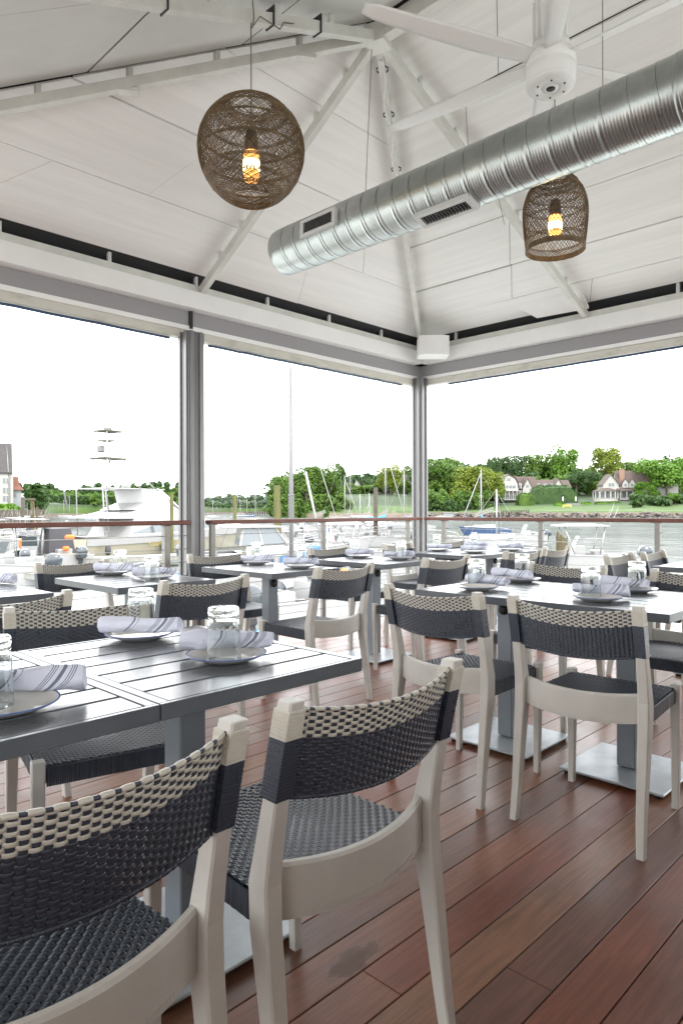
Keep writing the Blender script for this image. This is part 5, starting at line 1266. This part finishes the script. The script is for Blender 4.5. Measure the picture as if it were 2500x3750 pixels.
mb = MB(); mb.box((0, -1.2, z1_-.1), (2*hw+1, 2.6, .3)); mb.box((0, -1.2, zg+.9), (2*hw+1, 2.6, .25))
for k in range(6): mb.box((-hw+.1+k*(2*hw-.2)/5, -2.3, (zg+z1_)/2+.4), (.38, .38, z1_-zg-1))
mb.build('porch', M['siding'], A_)
for k in range(5): win(A_, -hw+1.3+k*2.3, 0, zg+2.4, 1.9, 2.2)
for k in range(4): win(A_, -3+k*2.0, 0, z1_+2.1, 1.7, 1.7)
win(A_, 0, 0, pz(1756), 2.2, 1.6)
mb = MB(); mb.box((0, -.9, z1_+.65), (9, .12, 1.0)); mb.box((0, -.5, z1_+.2), (9, 1, .2)); mb.build('balcony', M['siding'], A_)
gable_box(A_, hw-1, hw+13, 2, 11, zg, pz(1793), pz(1744), 'x')
gable_box(A_, hw+2.5, hw+8, .2, 8, zg, pz(1787), pz(1752), 'y')
gable_box(A_, hw+12, hw+34, 4, 11, zg, pz(1782), pz(1755), 'x')
win(A_, hw+5.2, .2, pz(1780), 1.6, 1.8); mb = MB(); mb.box((hw+1.2, 2.4, pz(1779)), (2.4, 2.6, 2.8)); mb.build('dormer', M['siding'], A_); win(A_, hw+1.2, 1.1, pz(1779), 1.4, 1.9)
for k in range(4): win(A_, hw+14+k*4, 3.9, pz(1773), 1.8, 1.4)
gable_box(A_, hw+24, hw+28, 3.6, 9, pz(1790), pz(1772), pz(1752), 'y')
# porch house
d = 350; P0, r0 = face_frame(2265, d, -.1); B_ = empty('house', 'white house with round porch, brick chimney and twin dormers', 'house', tuple(P0), r0, 'houses on the far shore')
pz = lambda v, d=350: CAMZ+(1866.7-v)/2500*d
ux = lambda u: (u-2265)/2500*350
gable_box(B_, ux(2208), ux(2264), 0, 10, pz(1858), pz(1773), pz(1737), 'y', eave=.6); win(B_, ux(2238), 0, pz(1775), 3.2, 2.0)
gable_box(B_, ux(2262), ux(2400), 1, 11, pz(1858), pz(1778), pz(1724), 'x')
gable_box(B_, ux(2395), ux(2470), -1, 9, pz(1858), pz(1770), pz(1735), 'y')
for u in (2288, 2312):
    gable_box(B_, ux(u)-1.5, ux(u)+1.5, .2, 5, pz(1786), pz(1770), pz(1754), 'y', eave=.3); win(B_, ux(u), .2, pz(1776), 1.3, 1.6)
mb = MB(); mb.prism([(ux(2280)-1, 2.5), (ux(2288)+.3, 2.5), (ux(2288)+.3, 4), (ux(2280)-1, 4)], pz(1760), pz(1718)); mb.build('chimney', M['brick'], B_)
mb = MB(); cx, cy = ux(2218), .5; R_ = 5.0
def arc(r, z): return [(cx+r*cos(a)*1.25, cy-r*sin(a)*.9, z) for a in [pi*i/14 for i in range(15)]]+[]
mb.loft([arc(R_, pz(1842)), arc(R_, pz(1826))]); mb.loft([arc(R_, pz(1800)), arc(R_, pz(1797))]); mb.box(((ux(2264)+ux(2330))/2, -1.2, pz(1828)), (9.4, 2.4, .4)); mb.box(((ux(2264)+ux(2330))/2, -1.2, pz(1798)), (9.4, 2.4, .4))
for i in range(0, 15, 2): a = pi*i/14; mb.box((cx+R_*cos(a)*1.22, cy-R_*sin(a)*.87, pz(1813)), (.55, .55, 3.7))
for k in range(4): mb.box((ux(2266)+k*3.0, -2.2, pz(1813)), (.35, .35, 3.7))
mb.build('porch', M['siding'], B_)
mb = MB(); mb.loft([arc(R_+.5, pz(1797)), arc(R_*.35, pz(1787))]); mb.loft([[(ux(2255), -2.8, pz(1797)), (ux(2335), -2.8, pz(1797)), (ux(2335), -2.8, pz(1796)), (ux(2255), -2.8, pz(1796))], [(ux(2255), 1, pz(1788)), (ux(2335), 1, pz(1788)), (ux(2335), 1, pz(1787)), (ux(2255), 1, pz(1787))]]); mb.build('porch_roof', M['roofing'], B_)
for k in range(5): win(B_, ux(2190)+k*2.6, .0, pz(1813), 2.0, 2.8)
for k in range(6): win(B_, ux(2272)+k*1.9, 1, pz(1813), 1.6, 2.8)
mb = MB(); mb.box(((ux(2262)+ux(2325))/2, .8, pz(1845)), (8.6, .3, 3)); mb.build('basement_door', M['winglass'], B_)
# hill houses behind masts
d = 415; P0, r0 = face_frame(1505, d, 0); C_ = empty('house', 'brown stone house with steep roof left of the corner column', 'house', tuple(P0), r0, 'houses on the far shore'); pz = lambda v, d=415: CAMZ+(1868.8-v)/2500*d
gable_box(C_, -5.5, 5, 0, 9, pz(1815), pz(1762), pz(1724), 'x', 'stone', 'roofgrey'); win(C_, -2.5, 0, pz(1790), 2, 2.8); win(C_, 1.5, 0, pz(1790), 2, 2.8)
P0, r0 = face_frame(1275, d, 0); C_ = empty('house', 'small white house among trees behind the tall masts', 'house', tuple(P0), r0, 'houses on the far shore')
gable_box(C_, -9, 1, 0, 8, pz(1815), pz(1792), pz(1770), 'x', 'siding', 'roofgrey'); gable_box(C_, 3, 7.5, 0, 8, pz(1812), pz(1778), pz(1756), 'y', 'siding', 'roofgrey')
for k in range(3): win(C_, -7+k*2.8, 0, pz(1803), 1.6, 1.8)
# far left house
d = 128; P0, r0 = face_frame(0, d, .464); D_ = empty('house', 'tall white house with steep grey gable at the left edge', 'house', tuple(P0), r0, 'houses at the left edge'); pz = lambda v, d=128: CAMZ+(1872.6-v)/2500*d; ux = lambda u: u/2500*128
gable_box(D_, ux(-200), ux(37), 0, 9, pz(1862), pz(1728), pz(1621), 'x', 'siding', 'roofgrey', .3)
mb = MB(); mb.loft([[(ux(28), -.4, pz(1728)), (ux(44), 1, pz(1732)), (ux(44), 9, pz(1732)), (ux(28), 9, pz(1728))], [(ux(24), 4.2, pz(1622)), (ux(28), 4.4, pz(1622)), (ux(28), 4.8, pz(1622)), (ux(24), 4.8, pz(1622))]]); mb.build('gable_end', M['sidinggrey'], D_)
mb = MB(); mb.box((ux(36), 1.5, pz(1790)), (.9, 3, pz(1730)-pz(1850))); mb.build('bay', M['siding'], D_)
for u in (15, 27): 
    for v in (1760, 1795, 1825): win(D_, ux(u), 0, pz(v), .45, 1.1)
P0, r0 = face_frame(60, 134, .444); E_2 = empty('house', 'low pale grey house with flared rust red roof', 'house', tuple(P0), r0, 'houses at the left edge'); pz = lambda v, d=134: CAMZ+(1872.6-v)/2500*d; ux = lambda u: (u-60)/2500*134
mb = MB(); mb.box(((ux(37)+ux(78))/2, 3, pz(1828)), (ux(78)-ux(37), 6, pz(1793)-pz(1862))); mb.build('wall', M['sidinggrey'], E_2)
mb = MB(); fr = lambda x0, x1, y0, y1, z: [(x0, y0, z), (x1, y0, z), (x1, y1, z), (x0, y1, z)]
mb.loft([fr(ux(34), ux(87), -.5, 6.5, pz(1795)), fr(ux(35), ux(74), .6, 6, pz(1778)), fr(ux(36), ux(67), 1.6, 6, pz(1744))]); mb.build('roof', M['roofred'], E_2); win(E_2, ux(55), 0, pz(1810), .8, 1.1)
P0, r0 = face_frame(92, 140, .434); F_2 = empty('house', 'small white porch building beside the red roofed house', 'house', tuple(P0), r0, 'houses at the left edge'); ux = lambda u: (u-92)/2500*140; pz = lambda v, d=140: CAMZ+(1872.6-v)/2500*d
gable_box(F_2, ux(70), ux(110), 0, 5, pz(1866), pz(1826), pz(1812), 'x', 'siding', 'siding', .2); win(F_2, ux(82), 0, pz(1842), .7, 1.2); win(F_2, ux(98), 0, pz(1842), .7, 1.2)
# bulkhead and far docks
mb = MB(); a0, b0 = ond(-160, 1872, 113), ond(150, 1872, 113); mb.bar(Vector((a0.x, a0.y, -.6)), Vector((b0.x, b0.y, -.6)), .5, 4); o = mb.build('bulkhead', M['pile_dark']); tag(o, 'dark timber bulkhead below the far left hedge', 'bulkhead')
def gangway(u0, v0, u1, v1, d, label):
    mb = MB(); p, q = ond(u0, v0, d), ond(u1, v1, d); 
    for off in (0, 1.4):
        a_, b_ = p+FW*off, q+FW*off; mb.bar(a_, b_, .12, .25); mb.bar(a_+UP*1.2, b_+UP*1.2, .10, .10)
        for i in range(11): c = a_+(b_-a_)*i/10; mb.bar(c, c+UP*1.2, .09, .09, up=(1, 0, 0)); 
        for i in range(10): mb.bar(a_+(b_-a_)*i/10, a_+(b_-a_)*(i+1)/10+UP*1.2, .07, .07)
    mb.bar(p+FW*.7, q+FW*.7, 1.3, .1); o = mb.build('gangway', M['dock']); tag(o, label, 'gangway', 'dock gangways')
gangway(1738, 1894, 1805, 1868, 282, 'white truss gangway rising to the lawn behind the sailboat')
gangway(1390, 1893, 1420, 1872, 285, 'gangway right of the dark piling'); gangway(1500, 1893, 1545, 1872, 285, 'gangway left of the corner column')
gangway(1155, 1890, 1190, 1878, 290, 'small gangway near the leaning spar')
mb = MB(); p, q = ond(1815, 1872, 284), ond(1935, 1869, 284); mb.bar(p, q, 2, .3); 
for i in range(14): c = p+(q-p)*i/13; mb.bar(c-UP*3, c+UP*.2, .25, .25, up=(1, 0, 0))
o = mb.build('pier', M['pile_dark']); tag(o, 'low timber pier at the foot of the gambrel house lawn', 'pier')
mb = MB(); p, q = ond(900, 1876, 430), ond(1110, 1878, 330); mb.bar(p, q, 2.5, .5)
for i in range(24): c = p+(q-p)*i/23; mb.bar(c-UP*3.5, c+UP*.8, .35, .35, up=(1, 0, 0))
o = mb.build('pier', M['pile_dark']); tag(o, 'long dark timber pier left of the wooded point', 'pier')
# garden things on the lawn
for u in (2060, 2107):
    b = ond(u, 1836, 338); t = empty('parasol', 'closed white parasol on the pool terrace, '+('left' if u < 2080 else 'right')+' of the two', 'parasol', (b.x, b.y, b.z), 0, 'closed parasols'); mb = MB(); mb.tube([(0, 0, -.9), (0, 0, 2.3)], .05, 6); mb.build('pole', M['mast'], t); mb = MB(); mb.lathe([(.02, 2.5), (.22, 1.9), (.34, .9), (.25, .2), (.1, .1)], 12); mb.build('canopy', M['fwhite'], t)
p, q = ond(2070, 1848, 334), ond(2126, 1848, 334); mb = MB(); mb.bar(p, q, .3, 1.4); o = mb.build('terrace_wall', M['alu_dark']); tag(o, 'dark pool terrace wall on the lawn', 'wall')
p = ond(2075, 1851, 328); mb = MB(); mb.box((0, 0, .0), (4.0, .3, .55)); 
for s in (-1, 1): mb.box((s*1.85, 0, -.6), (.35, .35, 1.2))
o = mb.build('lawn_frame', M['yellow']); o.location = p; o.rotation_euler = (0, 0, RA); tag(o, 'yellow and white frame standing on the far lawn', 'frame')
# seawall of loose stone along the right lawn
mb = MB(); rg = random.Random(3)
for i in range(620):
    u = rg.uniform(1540, 2620); dd = shore(u)+rg.uniform(-1, 2.4); p = ond(u, 1870, dd); z = -2.2+rg.random()*2.3; s = rg.uniform(.4, 1.1)
    mb.box((p.x, p.y, z), (s*1.4, s, s*.7), rz=rg.uniform(0, 3), bev=s*.2)
mb.build('stone_bank', M['stone'], kind='stuff')
